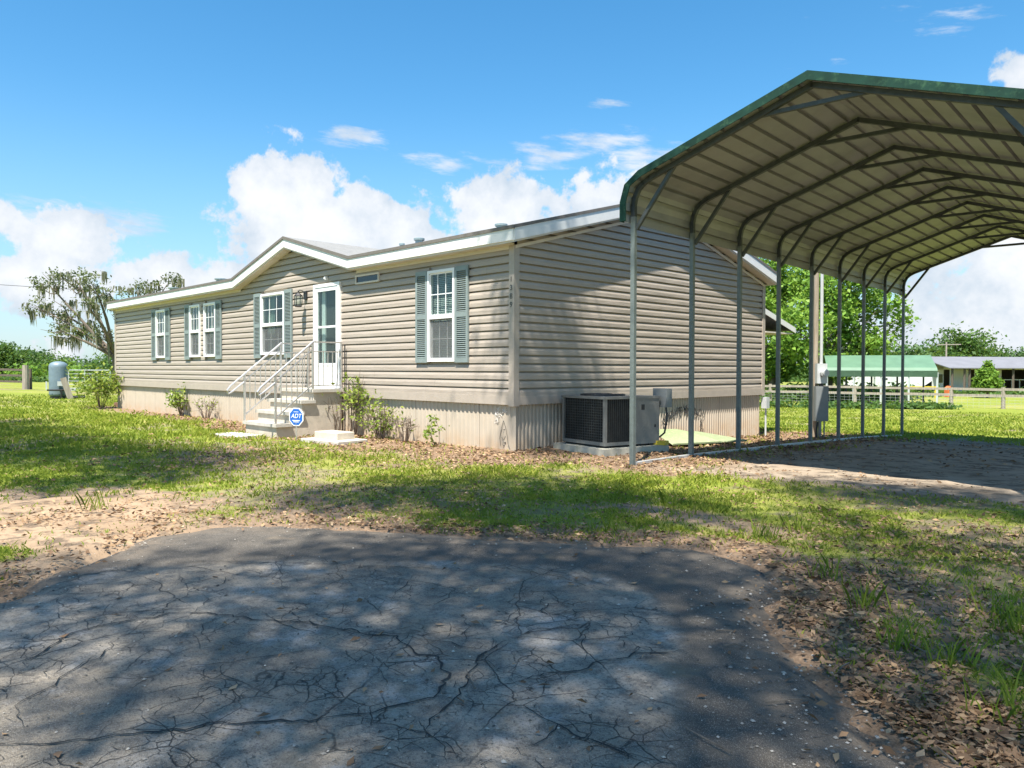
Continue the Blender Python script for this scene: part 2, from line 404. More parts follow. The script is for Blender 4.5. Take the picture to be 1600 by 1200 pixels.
# ------------------------------------------------------------------ driveway outline
DRV = [(0, 935), (60, 905), (150, 870), (230, 840), (330, 822), (450, 820), (640, 832), (800, 842), (950, 850), (1060, 855), (1120, 865), (1180, 880), (1215, 905), (1215, 930), (1200, 960), (1225, 990), (1270, 1040), (1330, 1100), (1420, 1170), (1480, 1200)]
DRVW = [tuple(pxg(x, y)[:2]) for x, y in DRV]+[(8.4, -5.4), (9.6, -6.2), (11.5, -9), (11.5, -14), (5, -17), (1.5, -13), (2.4, -8.4)]
OLD = [(-40, 960), (60, 925), (170, 895), (330, 886), (520, 880), (700, 883), (880, 890), (960, 905), (1010, 935), (1040, 975), (1055, 1020), (1060, 1090), (1075, 1200)]
OLDW = [tuple(pxg(x, y)[:2]) for x, y in OLD]+[(6.9, -6.2), (8, -7.8), (9, -13), (5, -15), (2.8, -10)]
def poly_sd(x, y, poly):
    """signed distance, negative inside"""
    x = np.asarray(x, float); y = np.asarray(y, float); d = np.full(x.shape, 1e9); ins = np.zeros(x.shape, bool); n = len(poly)
    for i in range(n):
        ax, ay = poly[i]; bx, by = poly[(i+1) % n]; ex, ey = bx-ax, by-ay
        t = np.clip(((x-ax)*ex+(y-ay)*ey)/(ex*ex+ey*ey), 0, 1); d = np.minimum(d, np.hypot(x-ax-t*ex, y-ay-t*ey))
        c = ((ay > y) != (by > y)) & (x < (bx-ax)*(y-ay)/(by-ay+1e-12)+ax); ins ^= c
    return np.where(ins, -d, d)

# carport frame of reference
CP0 = np.array([2.156, -0.031, 0.0]); CA = -0.0796
CAX = np.array([math.sin(CA), math.cos(CA), 0]); CPE = np.array([math.cos(CA), -math.sin(CA), 0])
def masks(x, y):
    """grass, sand, litter amounts of the ground at x, y"""
    n = fbm(x*0.9, y*0.9); n2 = fbm(x*3.1+5, y*3.1+9); n3 = fbm(x*0.35+40, y*0.35+3)
    u = (x-CP0[0])*CPE[0]+(y-CP0[1])*CPE[1]; v = (x-CP0[0])*CAX[0]+(y-CP0[1])*CAX[1]
    # bare sand under the carport and on to the right
    sand = sstep(u+(n-.5)*1.6, 0.25, 1.0)*sstep(v+(n-.5)*1.2, -0.25, 0.35)*(1-sstep(v+(n-.5)*4, 9.5, 12.5))*(1-sstep(u, 10, 13))
    # sandy bare place left of the driveway
    dl = np.hypot((x-0.9)/2.1, (y+6.1)/1.15)
    dirt = 1-sstep(dl+(n2-.5)*0.9+(n-.5)*0.6, 0.65, 1.15)
    dl2 = np.hypot((x-4.6)/1.1, (y+2.4)/0.35)
    dirt = np.maximum(dirt, 0.8*(1-sstep(dl2+(n2-.5)*1.2, 0.5, 1.2)))
    # beds of leaf litter along the walls
    hd = np.where((x < 0), np.abs(np.minimum(y, 0)), np.hypot(np.maximum(x, 0), np.minimum(y, 0)))
    wbed = np.where(x < -9, 0.75, 1.35)+(n-.5)*1.3+(n2-.5)*0.6
    bed = (1-sstep(hd, wbed-0.35, wbed+0.35))*(x > -18.6)*(y < 9.6)
    bed = np.maximum(bed, (1-sstep(np.abs(u+0.7)+(n2-.5)*1.2, 1.2, 1.9))*sstep(v, -0.9, -0.2)*(1-sstep(v, 10, 12)))
    # foreground right: litter with tufts
    fr = sstep(0.62*x+0.78*y+(n-.5)*2.2, 1.0, 2.4)*sstep(-y, 0.3, 1.8)*sstep(x, 4.6, 6.2)
    edge = poly_sd(x, y, DRVW)
    nearedge = 1-sstep(edge+(n2-.5)*0.8+(n-.5)*0.6, 0.15, 0.75)
    litter = np.clip(np.maximum.reduce([bed, 0.42*fr, 0.9*nearedge*(1-dirt)]), 0, 1)
    grass = (1-sand)*(1-0.93*dirt)*(1-0.93*bed)*(1-0.08*fr)*(1-0.8*nearedge)
    grass = grass*(0.35+0.65*sstep(n, 0.34, 0.56))
    sparse = sstep(fbm(x*0.55+9, y*0.55+2), 0.47, 0.62)*sstep(-y, 0.5, 2)*(x > -6)
    grass = grass*(1-0.5*sparse); litter = np.maximum(litter, 0.45*sparse)
    grass = np.where(edge < 0.02, 0, grass)
    return grass, np.maximum(sand, dirt), litter, edge, sand

# ------------------------------------------------------------------ ground sheet
def axis(lo, hi, f0, f1, fine, far):
    a = [f0]; st = fine
    while a[-1] < f1: a.append(a[-1]+fine)
    s = fine
    while a[-1] < hi: s = min(s*1.25, far); a.append(a[-1]+s)
    b = [f0]; s = fine
    while b[-1] > lo: s = min(s*1.25, far); b.append(b[-1]-s)
    return np.array(b[:0:-1]+a)
def grid_mesh(name, xs, ys, Z, keep=None):
    nx, ny = len(xs), len(ys); X, Y = np.meshgrid(xs, ys, indexing='ij')
    V = np.stack([X, Y, Z], -1).reshape(-1, 3)
    i, j = np.meshgrid(np.arange(nx-1), np.arange(ny-1), indexing='ij'); a = (i*ny+j).ravel()
    F = np.stack([a, a+ny, a+ny+1, a+1], 1)
    if keep is not None:
        k = keep.ravel(); F = F[k[F].any(1)]
    me = bpy.data.meshes.new(name); me.vertices.add(len(V)); me.vertices.foreach_set('co', V.astype(np.float32).ravel())
    me.loops.add(F.size); me.loops.foreach_set('vertex_index', F.astype(np.int32).ravel())
    me.polygons.add(len(F)); me.polygons.foreach_set('loop_start', np.arange(0, F.size, 4, dtype=np.int32))
    try: me.polygons.foreach_set('loop_total', np.full(len(F), 4, np.int32))
    except Exception: pass
    me.update(calc_edges=True); me.polygons.foreach_set('use_smooth', np.ones(len(F), bool))
    o = bpy.data.objects.new(name, me); COL.objects.link(o)
    return o, X, Y
def vattr(o, name, val):
    a = o.data.attributes.new(name, 'FLOAT', 'POINT'); a.data.foreach_set('value', np.asarray(val, np.float32).ravel())
def ground():
    xs = axis(-900, 700, -9, 9.5, 0.11, 60); ys = axis(-120, 1100, -9, 6, 0.11, 60)
    X, Y = np.meshgrid(xs, ys, indexing='ij')
    Z = gz(X, Y)+(fbm(X*1.7, Y*1.7)-.5)*0.05+(fbm(X*6, Y*6)-.5)*0.018
    g, s, l, e, cs = masks(X, Y)
    Z = np.where(e < 0, np.minimum(Z, -0.02-np.minimum(0.03, -e)), Z)
    o, _, _ = grid_mesh('ground', xs, ys, Z)
    for n_, v_ in (('grass', g), ('sand', s), ('litter', l), ('greysand', cs)): vattr(o, n_, v_)
    def fn(T):
        co = T.n('ShaderNodeNewGeometry').outputs['Position']
        A = lambda k: T.n('ShaderNodeAttribute', {'attribute_name': k}).outputs['Fac']
        n1 = T.noise(co, 1.3, 5, 0.6); n2 = T.noise(co, 7, 6, 0.65); n3 = T.noise(co, 45, 4, 0.7); n0 = T.noise(co, 0.16, 4, 0.6)
        soil = T.ramp(n2, [(0.3, (0.13, 0.10, 0.075)), (0.7, (0.26, 0.205, 0.15))])
        gr = T.ramp(n2, [(0.25, (0.10, 0.135, 0.02)), (0.5, (0.185, 0.225, 0.03)), (0.78, (0.29, 0.29, 0.055))])
        gr = T.mix(T.mapr(n0, 0.42, 0.68, 0, 0.6), gr, (0.30, 0.27, 0.09))
        sand = T.ramp(n1, [(0.3, (0.27, 0.185, 0.115)), (0.7, (0.41, 0.295, 0.195))])
        sand = T.mix(A('greysand'), sand, T.ramp(n1, [(0.3, (0.25, 0.195, 0.14)), (0.7, (0.37, 0.30, 0.225))]))
        sand = T.mix(T.mapr(T.noise(co, 3.5, 7, 0.72), 0.47, 0.63, 0, 0.85), sand, (0.11, 0.085, 0.062))
        lit = T.ramp(n3, [(0.3, (0.13, 0.085, 0.055)), (0.6, (0.27, 0.185, 0.12)), (0.8, (0.36, 0.27, 0.19))])
        c = T.mix(T.mapr(T.math('ADD', A('grass'), T.math('MULTIPLY', T.math('SUBTRACT', n2, 0.5), 0.7)), 0.2, 0.6), soil, gr)
        c = T.mix(A('litter'), c, lit)
        c = T.mix(A('sand'), c, sand)
        h = T.math('ADD', n3, n2)
        out(T, pbsdf(T, c, 0.95, 0, 0.15, bump(T, h, 0.55, 0.03)))
    o.data.materials.append(mat('ground', fn)); tag(o, kind='structure')
ground()

def driveway():
    xs = np.arange(1.0, 11.6, 0.045); ys = np.arange(-16, -3.0, 0.045)
    X, Y = np.meshgrid(xs, ys, indexing='ij')
    e = poly_sd(X, Y, DRVW)+(fbm(X*4, Y*4)-.5)*0.22+(fbm(X*14, Y*14)-.5)*0.07
    old = 1-sstep(poly_sd(X, Y, OLDW)+(fbm(X*3+4, Y*3)-.5)*0.25, -0.05, 0.05)
    Z = 0.018-0.06*sstep(e, -0.16, 0.03)+(fbm(X*0.8, Y*0.8)-.5)*0.02
    o, _, _ = grid_mesh('driveway', xs, ys, Z, e < 0.05)
    vattr(o, 'old', old)
    vattr(o, 'edge', sstep(e, -0.5, 0.0))
    def fn(T):
        co = T.n('ShaderNodeNewGeometry').outputs['Position']
        A = lambda k: T.n('ShaderNodeAttribute', {'attribute_name': k}).outputs['Fac']
        n1 = T.noise(co, 0.9, 6, 0.62); n2 = T.noise(co, 5, 6, 0.7); n3 = T.noise(co, 90, 3, 0.7); n4 = T.noise(co, 260, 2, 0.6)
        new = T.ramp(n2, [(0.3, (0.062, 0.052, 0.041)), (0.7, (0.115, 0.098, 0.078))])
        oldc = T.ramp(n1, [(0.3, (0.19, 0.158, 0.118)), (0.5, (0.27, 0.228, 0.175)), (0.7, (0.41, 0.36, 0.295))])
        oldc = T.mix(T.mapr(T.noise(co, 11, 5, 0.7), 0.42, 0.66, 0, 0.75), oldc, (0.10, 0.092, 0.082))
        oldc = T.mix(T.mapr(T.noise(co, 2.2, 6, 0.75), 0.52, 0.7, 0, 0.5), oldc, (0.50, 0.48, 0.46))
        c = T.mix(A('old'), new, oldc)
        # stones showing through, brown stains
        c = T.mix(T.mapr(n4, 0.54, 0.70, 0, 0.65), c, (0.46, 0.43, 0.38))
        c = T.mix(T.mapr(n3, 0.50, 0.68, 0, 0.7), c, (0.055, 0.05, 0.045))
        st = T.mapr(T.noise(co, 1.6, 4, 0.6), 0.60, 0.72, 0, 0.55)
        c = T.mix(st, c, (0.24, 0.185, 0.12))
        c = T.mix(T.math('MULTIPLY', A('edge'), T.mapr(n2, 0.35, 0.65)), c, (0.20, 0.155, 0.11))
        # hairline craze
        wv = T.n('ShaderNodeMix', {'data_type': 'VECTOR'}); wn = T.n('ShaderNodeTexNoise', None, Scale=3.0, Detail=4.0); T.put(wn, 'Vector', co)
        T.put(wv, 0, 0.16); T.put(wv, 4, co); T.put(wv, 5, wn.outputs['Color'])
        hair = None
        for sc, w in ((2.1, 0.010), (5.2, 0.016), (11.0, 0.02)):
            vo = T.n('ShaderNodeTexVoronoi', {'feature': 'DISTANCE_TO_EDGE'}, Scale=sc); T.put(vo, 'Vector', wv.outputs[1])
            m = T.mapr(vo.outputs['Distance'], 0.0, w, 1.0, 0.0)
            m = T.math('MULTIPLY', m, T.mapr(T.noise(co, 1.3 if sc < 4 else 2.3, 4), 0.44 if sc < 9 else 0.5, 0.56))
            hair = m if hair is None else T.math('MAXIMUM', hair, m)
        hair = T.math('MULTIPLY', hair, T.math('ADD', T.math('MULTIPLY', A('old'), 0.8), 0.04))
        c = T.mix(hair, c, (0.022, 0.021, 0.02))
        h = T.math('SUBTRACT', T.math('ADD', T.math('MULTIPLY', n4, 0.6), n3), T.math('MULTIPLY', hair, 1.2))
        out(T, pbsdf(T, c, 0.82, 0, 0.35, bump(T, h, 0.9, 0.010)))
    o.data.materials.append(mat('asphalt', fn)); tag(o, kind='structure')
    # the wide cracks, traced
    z7 = lambda l: [(x/2, 700+y/2) for x, y in l]; z8 = lambda l: [(800+x/2, 700+y/2) for x, y in l]
    C = [z7([(0, 925), (120, 915), (300, 915), (420, 900), (530, 880), (700, 868), (830, 862), (960, 858), (1080, 838), (1200, 815), (1300, 790), (1370, 755), (1385, 700), (1370, 660), (1310, 640), (1270, 610), (1240, 590), (1130, 575), (1000, 560), (880, 545), (760, 535), (640, 525), (560, 522), (400, 540), (320, 555), (200, 600), (110, 655), (60, 690)]),
         z7([(1240, 590), (1400, 610), (1540, 635)]), z7([(1320, 890), (1340, 850), (1420, 790), (1460, 730), (1500, 680), (1550, 620), (1600, 600)]),
         z7([(1460, 765), (1530, 770), (1600, 800)]), z7([(1530, 770), (1560, 750), (1600, 740)]), z7([(1080, 960), (1200, 910), (1280, 885), (1320, 890), (1420, 930), (1440, 970)]),
         z7([(500, 525), (520, 490), (600, 460), (700, 430), (720, 400)]), z7([(630, 525), (630, 490), (700, 460)]), z7([(820, 480), (950, 490), (1060, 505)]),
         z7([(520, 690), (640, 680), (760, 665), (900, 650), (1010, 640)]), z7([(690, 680), (700, 720), (740, 750), (800, 775)]), z7([(1220, 480), (1250, 440), (1290, 400)]),
         z7([(1440, 520), (1475, 560), (1430, 600)]), z7([(60, 820), (200, 715), (300, 660), (340, 600)]), z7([(60, 820), (80, 880)]), z7([(350, 860), (480, 850), (530, 880)]),
         z8([(0, 600), (60, 570), (160, 560), (240, 555), (330, 565), (410, 570)]), z8([(0, 740), (100, 700), (210, 695), (300, 670), (400, 645), (480, 635), (560, 630)]),
         z8([(0, 965), (90, 920), (170, 880), (280, 870), (370, 860)]), z8([(30, 810), (110, 850), (170, 880), (240, 920), (330, 965), (400, 980)]), z8([(240, 560), (230, 620), (215, 670)]),
         z8([(90, 450), (110, 500), (120, 530), (240, 510), (360, 500)]),
         z7([(520, 362), (700, 357), (900, 362), (1100, 371), (1250, 374), (1400, 381), (1600, 386)]), z8([(0, 386), (150, 396), (240, 408), (330, 440)])]
    r = random.Random(5); mb = MB()
    def ribbon(pts, w0):
        P = []
        for a, b in zip(pts[:-1], pts[1:]):
            n = max(2, int(math.dist(a, b)/0.035))
            for k in range(n): P.append((a[0]+(b[0]-a[0])*k/n, a[1]+(b[1]-a[1])*k/n))
        P.append(pts[-1]); ox = oy = 0; L = []
        for i, p in enumerate(P):
            ox = ox*0.72+r.gauss(0, 0.012); oy = oy*0.72+r.gauss(0, 0.012); L.append((p[0]+ox, p[1]+oy))
        vs = []; m = len(L)
        for i, p in enumerate(L):
            a = L[max(i-1, 0)]; b = L[min(i+1, m-1)]; dx, dy = b[0]-a[0], b[1]-a[1]; q = math.hypot(dx, dy)+1e-9
            w = w0*(0.40+0.95*r.random())*min(1, 0.25+min(i, m-1-i)/5.0)
            zz = 0.0240+(float(fbm(np.array(p[0]*0.8), np.array(p[1]*0.8)))-.5)*0.02
            vs += [(p[0]-dy/q*w/2, p[1]+dx/q*w/2, zz), (p[0]+dy/q*w/2, p[1]-dx/q*w/2, zz)]
        mb.add(vs, [(2*i, 2*i+1, 2*i+3, 2*i+2) for i in range(m-1)])
        return L
    for i, c in enumerate(C):
        pts = [tuple(pxg(x, y, 0.018)[:2]) for x, y in c]
        main = ribbon(pts, 0.010 if i in (0, 2, 17, 19) else 0.0055)
        for k in range(len(main)//12):
            s0 = r.choice(main); a = r.random()*2*PI; L = [s0]
            for q in range(r.randint(3, 8)):
                a += r.gauss(0, 0.75); L.append((L[-1][0]+0.045*math.cos(a), L[-1][1]+0.045*math.sin(a)))
            ribbon(L, 0.0036)
    simple('crack_dark', (0.022, 0.021, 0.019), 0.95, var=0.3)
    c = mb.build('crack', 'crack_dark', o); c['kind'] = 'stuff'
driveway()

# ================================================================== mobile home
HW, HL, ZS, HH = 7.4626, 17.8755, 0.7115, 2.35
PITCH = 0.2697; OV = 0.2; OVL = 0.1
ZE = ZS+HH                      # wall top / soffit
TRIM = 0.13; NC = 18; CH = (HH-TRIM)/NC
YR = HW/2
DX, DHW = -6.58, 2.42           # cross gable: ridge x, half width at the eave
home = root('mobile_home', (0, 0, 0), 'long tan clapboard mobile home with green shutters and vinyl skirting', 'house')
# openings in the front wall: x0, x1, z0, z1
WINS = [(-14.30, -13.62, 1.53, 2.855), (-11.93, -11.28, 1.53, 2.855), (-11.03, -10.35, 1.53, 2.855), (-7.96, -6.90, 1.54, 2.87), (-2.007, -1.312, 1.36, 2.85)]
DOOR = (-5.675, -4.70, 0.87, 2.90)
VENT = (-4.18, -3.42, 2.80, 2.965)
def holes_at(z0, z1):
    return sorted([(a, b) for (a, b, c, d) in WINS+[DOOR] if c < z1-1e-4 and d > z0+1e-4])
def spans(x0, x1, hs):
    r = []; x = x0
    for a, b in hs:
        if a > x: r.append((x, min(a, x1)))
        x = max(x, b)
    if x < x1: r.append((x, x1))
    return r
PROF = [(-0.033, 0.002), (0.004, 0.002), (0.014, 0.0), (0.0135, 0.058), (0.003, 0.097), (-0.010, 0.099), (-0.032, 0.103), (-0.033, CH+0.004)]
def board(P, l, r_, normal):
    """lap siding board; l(z), r(z) give its ends; P maps (along, out, z) to a point"""
    mb = MB(); n = len(PROF); vs = []
    for side in (l, r_):
        for (o_, z) in PROF: vs.append(P(side(z), o_, z))
    fs = [(i, i+1, n+i+1, n+i) for i in range(n-1)]+[tuple(range(n-1, -1, -1)), tuple(range(n, 2*n))]
    return mb.add(vs, fs)
cache = {}
def front_board(x0, x1, k):
    z0 = ZS+TRIM+k*CH; key = (round(x0, 3), round(x1, 3))
    if key in cache:
        share(cache[key][0], home, (0, 0, z0-cache[key][1])); return
    o = board(lambda a, o_, z: (a, -o_, z0+z), lambda z: x0, lambda z: x1, None).build('siding_board', 'siding', home)
    cache[key] = (o, z0)
for k in range(NC):
    z0 = ZS+TRIM+k*CH
    rj = random.Random(k*7+1); j0 = -HL+rj.uniform(.8, 3.4)
    joints = [j0+3.66*q for q in range(6)]
    for a, b in spans(-HL+0.05, -0.05, holes_at(z0+0.02, z0+CH-0.02)):
        cuts = [a]+[j for j in joints if a+.25 < j < b-.25]+[b]
        for c0, c1 in zip(cuts[:-1], cuts[1:]):
            if c1-c0 > 0.03: front_board(c0+(.0015 if c0 != a else 0), c1-(.0015 if c1 != b else 0), k)
zap = ZE+DHW*PITCH-0.02         # inner apex of the cross gable
for k in range(NC, NC+6):
    z0 = ZS+TRIM+k*CH
    w = lambda z: max(0.01, (zap+0.06-(z0+z))/PITCH)
    if zap-z0 < 0.03: break
    board(lambda a, o_, z: (a, -o_, z0+z), lambda z: DX-w(z), lambda z: DX+w(z), None).build('siding_board', 'siding', home)
# end wall
e0 = None
for k in range(NC):
    z0 = ZS+TRIM+k*CH
    rj = random.Random(k*5+3); j = rj.uniform(1.2, 3.6)
    for c0, c1 in ((.05, j-.0015), (j+.0015, j+3.66-.0015), (j+3.66+.0015, HW-.05)):
        if c1-c0 < .1: continue
        board(lambda a, o_, z: (o_, a, z0+z), lambda z: min(c1, HW-.05), lambda z: c0, None).build('siding_board', 'siding', home)
for k in range(NC, NC+9):
    z0 = ZS+TRIM+k*CH; za = ZE+YR*PITCH
    w = lambda z: min(YR-0.05, max(0.01, (za+0.05-(z0+z))/PITCH))
    if za-z0 < 0.02: break
    board(lambda a, o_, z: (o_, a, z0+z), lambda z: YR+w(z), lambda z: YR-w(z), None).build('siding_board', 'siding', home)
# wall behind the boards, with the openings left open
def wall_body():
    mb = MB()
    zs = sorted({ZS, ZE}|{z for w in WINS+[DOOR] for z in w[2:]})
    for z0, z1 in zip(zs[:-1], zs[1:]):
        for a, b in spans(-HL+0.002, -0.11, holes_at(z0, z1)): mb.box((a, 0.036, z0), (b, 0.10, z1))
    mb.box((-0.10, 0.038, ZS), (-0.036, HW-0.002, ZE))
    mb.box((-HL, 0.105, ZS), (-HL+0.10, HW-0.12, ZE))
    mb.box((-HL+0.11, HW-0.11, ZS), (-0.11, HW-0.01, ZE))
    mb.prism([(-0.10, 0.02, ZE+.001), (-0.10, HW-0.02, ZE+.001), (-0.10, YR, ZE+YR*PITCH)], (0.064, 0, 0))
    mb.prism([(-HL+0.1, 0.02, ZE+.001), (-HL+0.1, HW-0.02, ZE+.001), (-HL+0.1, YR, ZE+YR*PITCH)], (-0.099, 0, 0))
    mb.prism([(DX-DHW, 0.0365, ZE+.002), (DX+DHW, 0.0365, ZE+.002), (DX, 0.0365, zap)], (0, 0.06, 0))
    mb.build('wall', 'trim_tan', home)
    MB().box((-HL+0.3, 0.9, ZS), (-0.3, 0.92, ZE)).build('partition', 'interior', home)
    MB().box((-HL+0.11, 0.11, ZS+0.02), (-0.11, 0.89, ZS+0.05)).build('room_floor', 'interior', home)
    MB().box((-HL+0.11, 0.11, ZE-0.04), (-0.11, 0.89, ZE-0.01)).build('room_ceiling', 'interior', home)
wall_body()
# bottom trim boards and corner posts
MB().box((-HL+0.05, -0.022, ZS), (-0.05, 0.0, ZS+TRIM)).build('trim_board', 'trim_tan', home)
MB().box((0.0, 0.05, ZS), (0.022, HW-0.05, ZS+TRIM)).build('trim_board', 'trim_tan', home)
def corner(x, y, sx, sy):
    mb = MB(); w = 0.085
    ax0, ax1 = sorted((x-sx*w, x+sx*0.026)); mb.box((ax0, min(y, y+sy*0.026), ZS-0.02), (ax1, max(y, y+sy*0.026), ZE))
    by0, by1 = sorted((y-sy*w, y-sy*0.001)); mb.box((min(x, x+sx*0.0255), by0, ZS-0.02), (max(x, x+sx*0.0255), by1, ZE))
    return mb.build('corner_post', 'trim_tan', home)
cpost = corner(0, 0, 1, -1); corner(-HL, 0, -1, -1); corner(0, HW, 1, 1)
# skirting, corrugated panels
def skirt_panel(P, L, pitch, depth):
    mb = MB(); n = int(round(L/pitch)); vs = []; row = []
    pr = []
    for i in range(n):
        for t, o_ in ((0.0, 0.0), (0.12, depth), (0.40, depth), (0.52, 0.0)): pr.append(((i+t)*L/n, o_))
    pr.append((L, 0.0))
    for (a, o_) in pr: vs += [P(a, o_, -0.35), P(a, o_, ZS+0.002)]
    mb.add(vs, [(2*i, 2*i+2, 2*i+3, 2*i+1) for i in range(len(pr)-1)])
    return mb
def skirts():
    L = HL/22; src = None
    for i in range(22):
        x1 = -i*L
        if src is None: src = skirt_panel(lambda a, o_, z: (x1-a, 0.045-o_, z), L-0.006, 0.10, 0.012).build('skirting_panel', 'skirting', home)
        else: share(src, home, (x1, 0, 0))
    L = HW/9; src = None
    for i in range(9):
        if src is None: src = skirt_panel(lambda a, o_, z: (-0.05+o_, 0.05+a, z), L-0.006-0.1/9, 0.085, 0.018).build('skirting_panel', 'skirting', home)
        else: share(src, home, (0, i*(L-0.1/9), 0))
    mb = MB(); mb.box((-HL+.02, HW-0.06, -0.5), (-.06, HW-.05, ZS)); mb.box((-HL+.03, 0.06, -0.5), (-HL+.04, HW-.07, ZS)); mb.build('skirting_panel', 'skirting', home)
    MB().box((-0.06, 0.035, -0.3), (-0.035, 0.06, ZS-.002)).build('skirting_corner', 'skirting', home)
skirts()
# roof
FT = 0.18
def roof():
    mb = MB(); t = 0.03
    x0, x1 = -HL-OVL, OV; zb = ZE+0.026+FT; yl = -OV-0.02
    zr = zb+PITCH*(YR-yl)
    yb = yl+DHW
    R = lambda x, y: (x, y, zb+PITCH*(y-yl))
    mb.prism([R(x0-.015, yl), R(DX-DHW, yl), R(DX, yb), R(DX+DHW, yl), R(x1+.015, yl), R(x1+.015, YR), R(x0-.015, YR)], (0, 0, t))
    mb.prism([(x0-.015, HW-yl, zb), (x0-.015, YR, zr), (x0-.015, YR, zr+t), (x0-.015, HW-yl, zb+t)], (x1-x0+.03, 0, 0))
    ro = mb.build('roof', 'shingle', home)
    # cross gable roof
    mb = MB(); zc = zb+PITCH*DHW; yb = (zc-zb)/PITCH+yl; t = 0.034
    for s in (1, -1):
        a = (DX+s*(DHW+0.02), yl-.004, zb+.004); b = (DX, yl-.004, zc+.004); c = (DX, yb, zc+.004)
        tri = [np.array(a), np.array(b), np.array(c)]
        mb.prism(tri, (0, 0, t))
    mb.build('gable_roof', 'shingle', home)
    # dark drip edge under the shingles
    MB().box((x0-.02, yl-.012, zb-.016), (DX-DHW-.02, yl+.02, zb+t+.001)).build('drip_edge', 'roof_edge', ro)
    MB().box((DX+DHW+.02, yl-.012, zb-.016), (x1+.02, yl+.02, zb+t+.001)).build('drip_edge', 'roof_edge', ro)
    for s in (1, -1):
        p = [(DX, yl-.014, zc-.014), (DX, yl-.014, zc+t+.008), (DX+s*(DHW+.02), yl-.014, zb+t+.006), (DX+s*(DHW+.02), yl-.014, zb-.016)]
        MB().prism(p, (0, .03, 0)).build('drip_edge', 'roof_edge', ro)
    for s in (1, -1):
        ye = yl if s == 1 else HW-yl
        MB().prism([(x1+.018, ye, zb-.012), (x1+.018, ye, zb+t+.002), (x1+.018, YR, zr+t+.002), (x1+.018, YR, zr-.012)], (.008, 0, 0)).build('drip_edge', 'roof_edge', ro)
    # fascia boards
    f = MB(); f.box((x0, -OV-.018, zb-FT), (DX-DHW, -OV, zb)); f.build('fascia', 'white_paint', home)
    f = MB(); f.box((DX+DHW, -OV-.018, zb-FT), (x1, -OV, zb)); f.build('fascia', 'white_paint', home)
    for s in (1, -1):
        p = [(DX, -OV, zc-FT), (DX, -OV, zc), (DX+s*DHW, -OV, zb), (DX+s*DHW, -OV, zb-FT)]
        MB().prism(p, (0, -.0175, 0)).build('fascia', 'white_paint', home)
        ye = -OV if s == 1 else HW+OV
        q = [(x1, ye, zb-FT), (x1, ye, zb), (x1, YR, zb+PITCH*(YR+OV)), (x1, YR, zb+PITCH*(YR+OV)-FT)]
        MB().prism(q, (.018, 0, 0)).build('fascia', 'white_paint', home)
        # soffit under the rake
        zz = zb-FT-.028
        so_ = [(0.001, ye, zz), (0.001, YR, zz+PITCH*(YR+OV)), (x1, YR, zz+PITCH*(YR+OV)), (x1, ye, zz)]
        MB().prism(so_, (0, 0, .036)).build('soffit', 'soffit', home)
        q = [(-0.0, 0 if s == 1 else HW, ZE-.002), (-0.0, YR, ZE+YR*PITCH-.002), (-0.0, YR, ZE+YR*PITCH-.05), (-0.0, 0 if s == 1 else HW, ZE-.05)]
        MB().prism([(a+.016, b, c) for a, b, c in q], (.014, 0, 0)).build('rake_trim', 'soffit', home)
    MB().box((x0, HW+OV, zb-FT), (x1, HW+OV+.018, zb)).build('fascia', 'white_paint', home)
    zz = ZE-.004
    MB().box((x0, -OV, zz), (DX-DHW, 0.0, zz+.034)).build('soffit', 'soffit', home)
    MB().box((DX+DHW, -OV, zz), (0.0, 0.0, zz+.034)).build('soffit', 'soffit', home)
    MB().box((x0, HW, zz), (0, HW+OV, zz+.012)).build('soffit', 'soffit', home)
    for s in (1, -1):
        p = [(DX, -OV, zc-FT-.028), (DX, 0.0, zc-FT-.028), (DX+s*DHW, 0.0, zz), (DX+s*DHW, -OV, zz)]
        MB().prism(p, (0, 0, .034)).build('soffit', 'soffit', home)
    # frieze strip under the front soffit
    for a, b in ((x0+OVL, DX-DHW), (DX+DHW, -0.09)): MB().box((a, -.024, ZE-.055), (b, -.002, ZE-.002)).build('frieze_strip', 'soffit', home)
    # pipes and vents on the roof
    def rz(y): return zb+PITCH*(y-yl)+t
    for px, py_, y, r_, h in ((655, 372, 2.2, .085, .30), (628, 384, 3.2, .05, .18), (783, 357, 3.4, .10, .10), (272, 452, 3.3, .16, .24), (345, 441, 3.4, .15, .10)):
        d = fw+rt2*(px-800)/FPX+up2*(600-py_)/FPX; tt = (y-CAM[1])/d[1]; x = CAM[0]+d[0]*tt; z = rz(y); top = max(CAM[2]+d[2]*tt, z+0.06)
        MB().lathe((x, y, 0), [(r_, z-.05), (r_, top-.05), (r_*1.35, top-.05), (r_*1.4, top-.01), (r_*1.1, top)], 14).build('roof_vent', 'vent_blue', home)
roof()
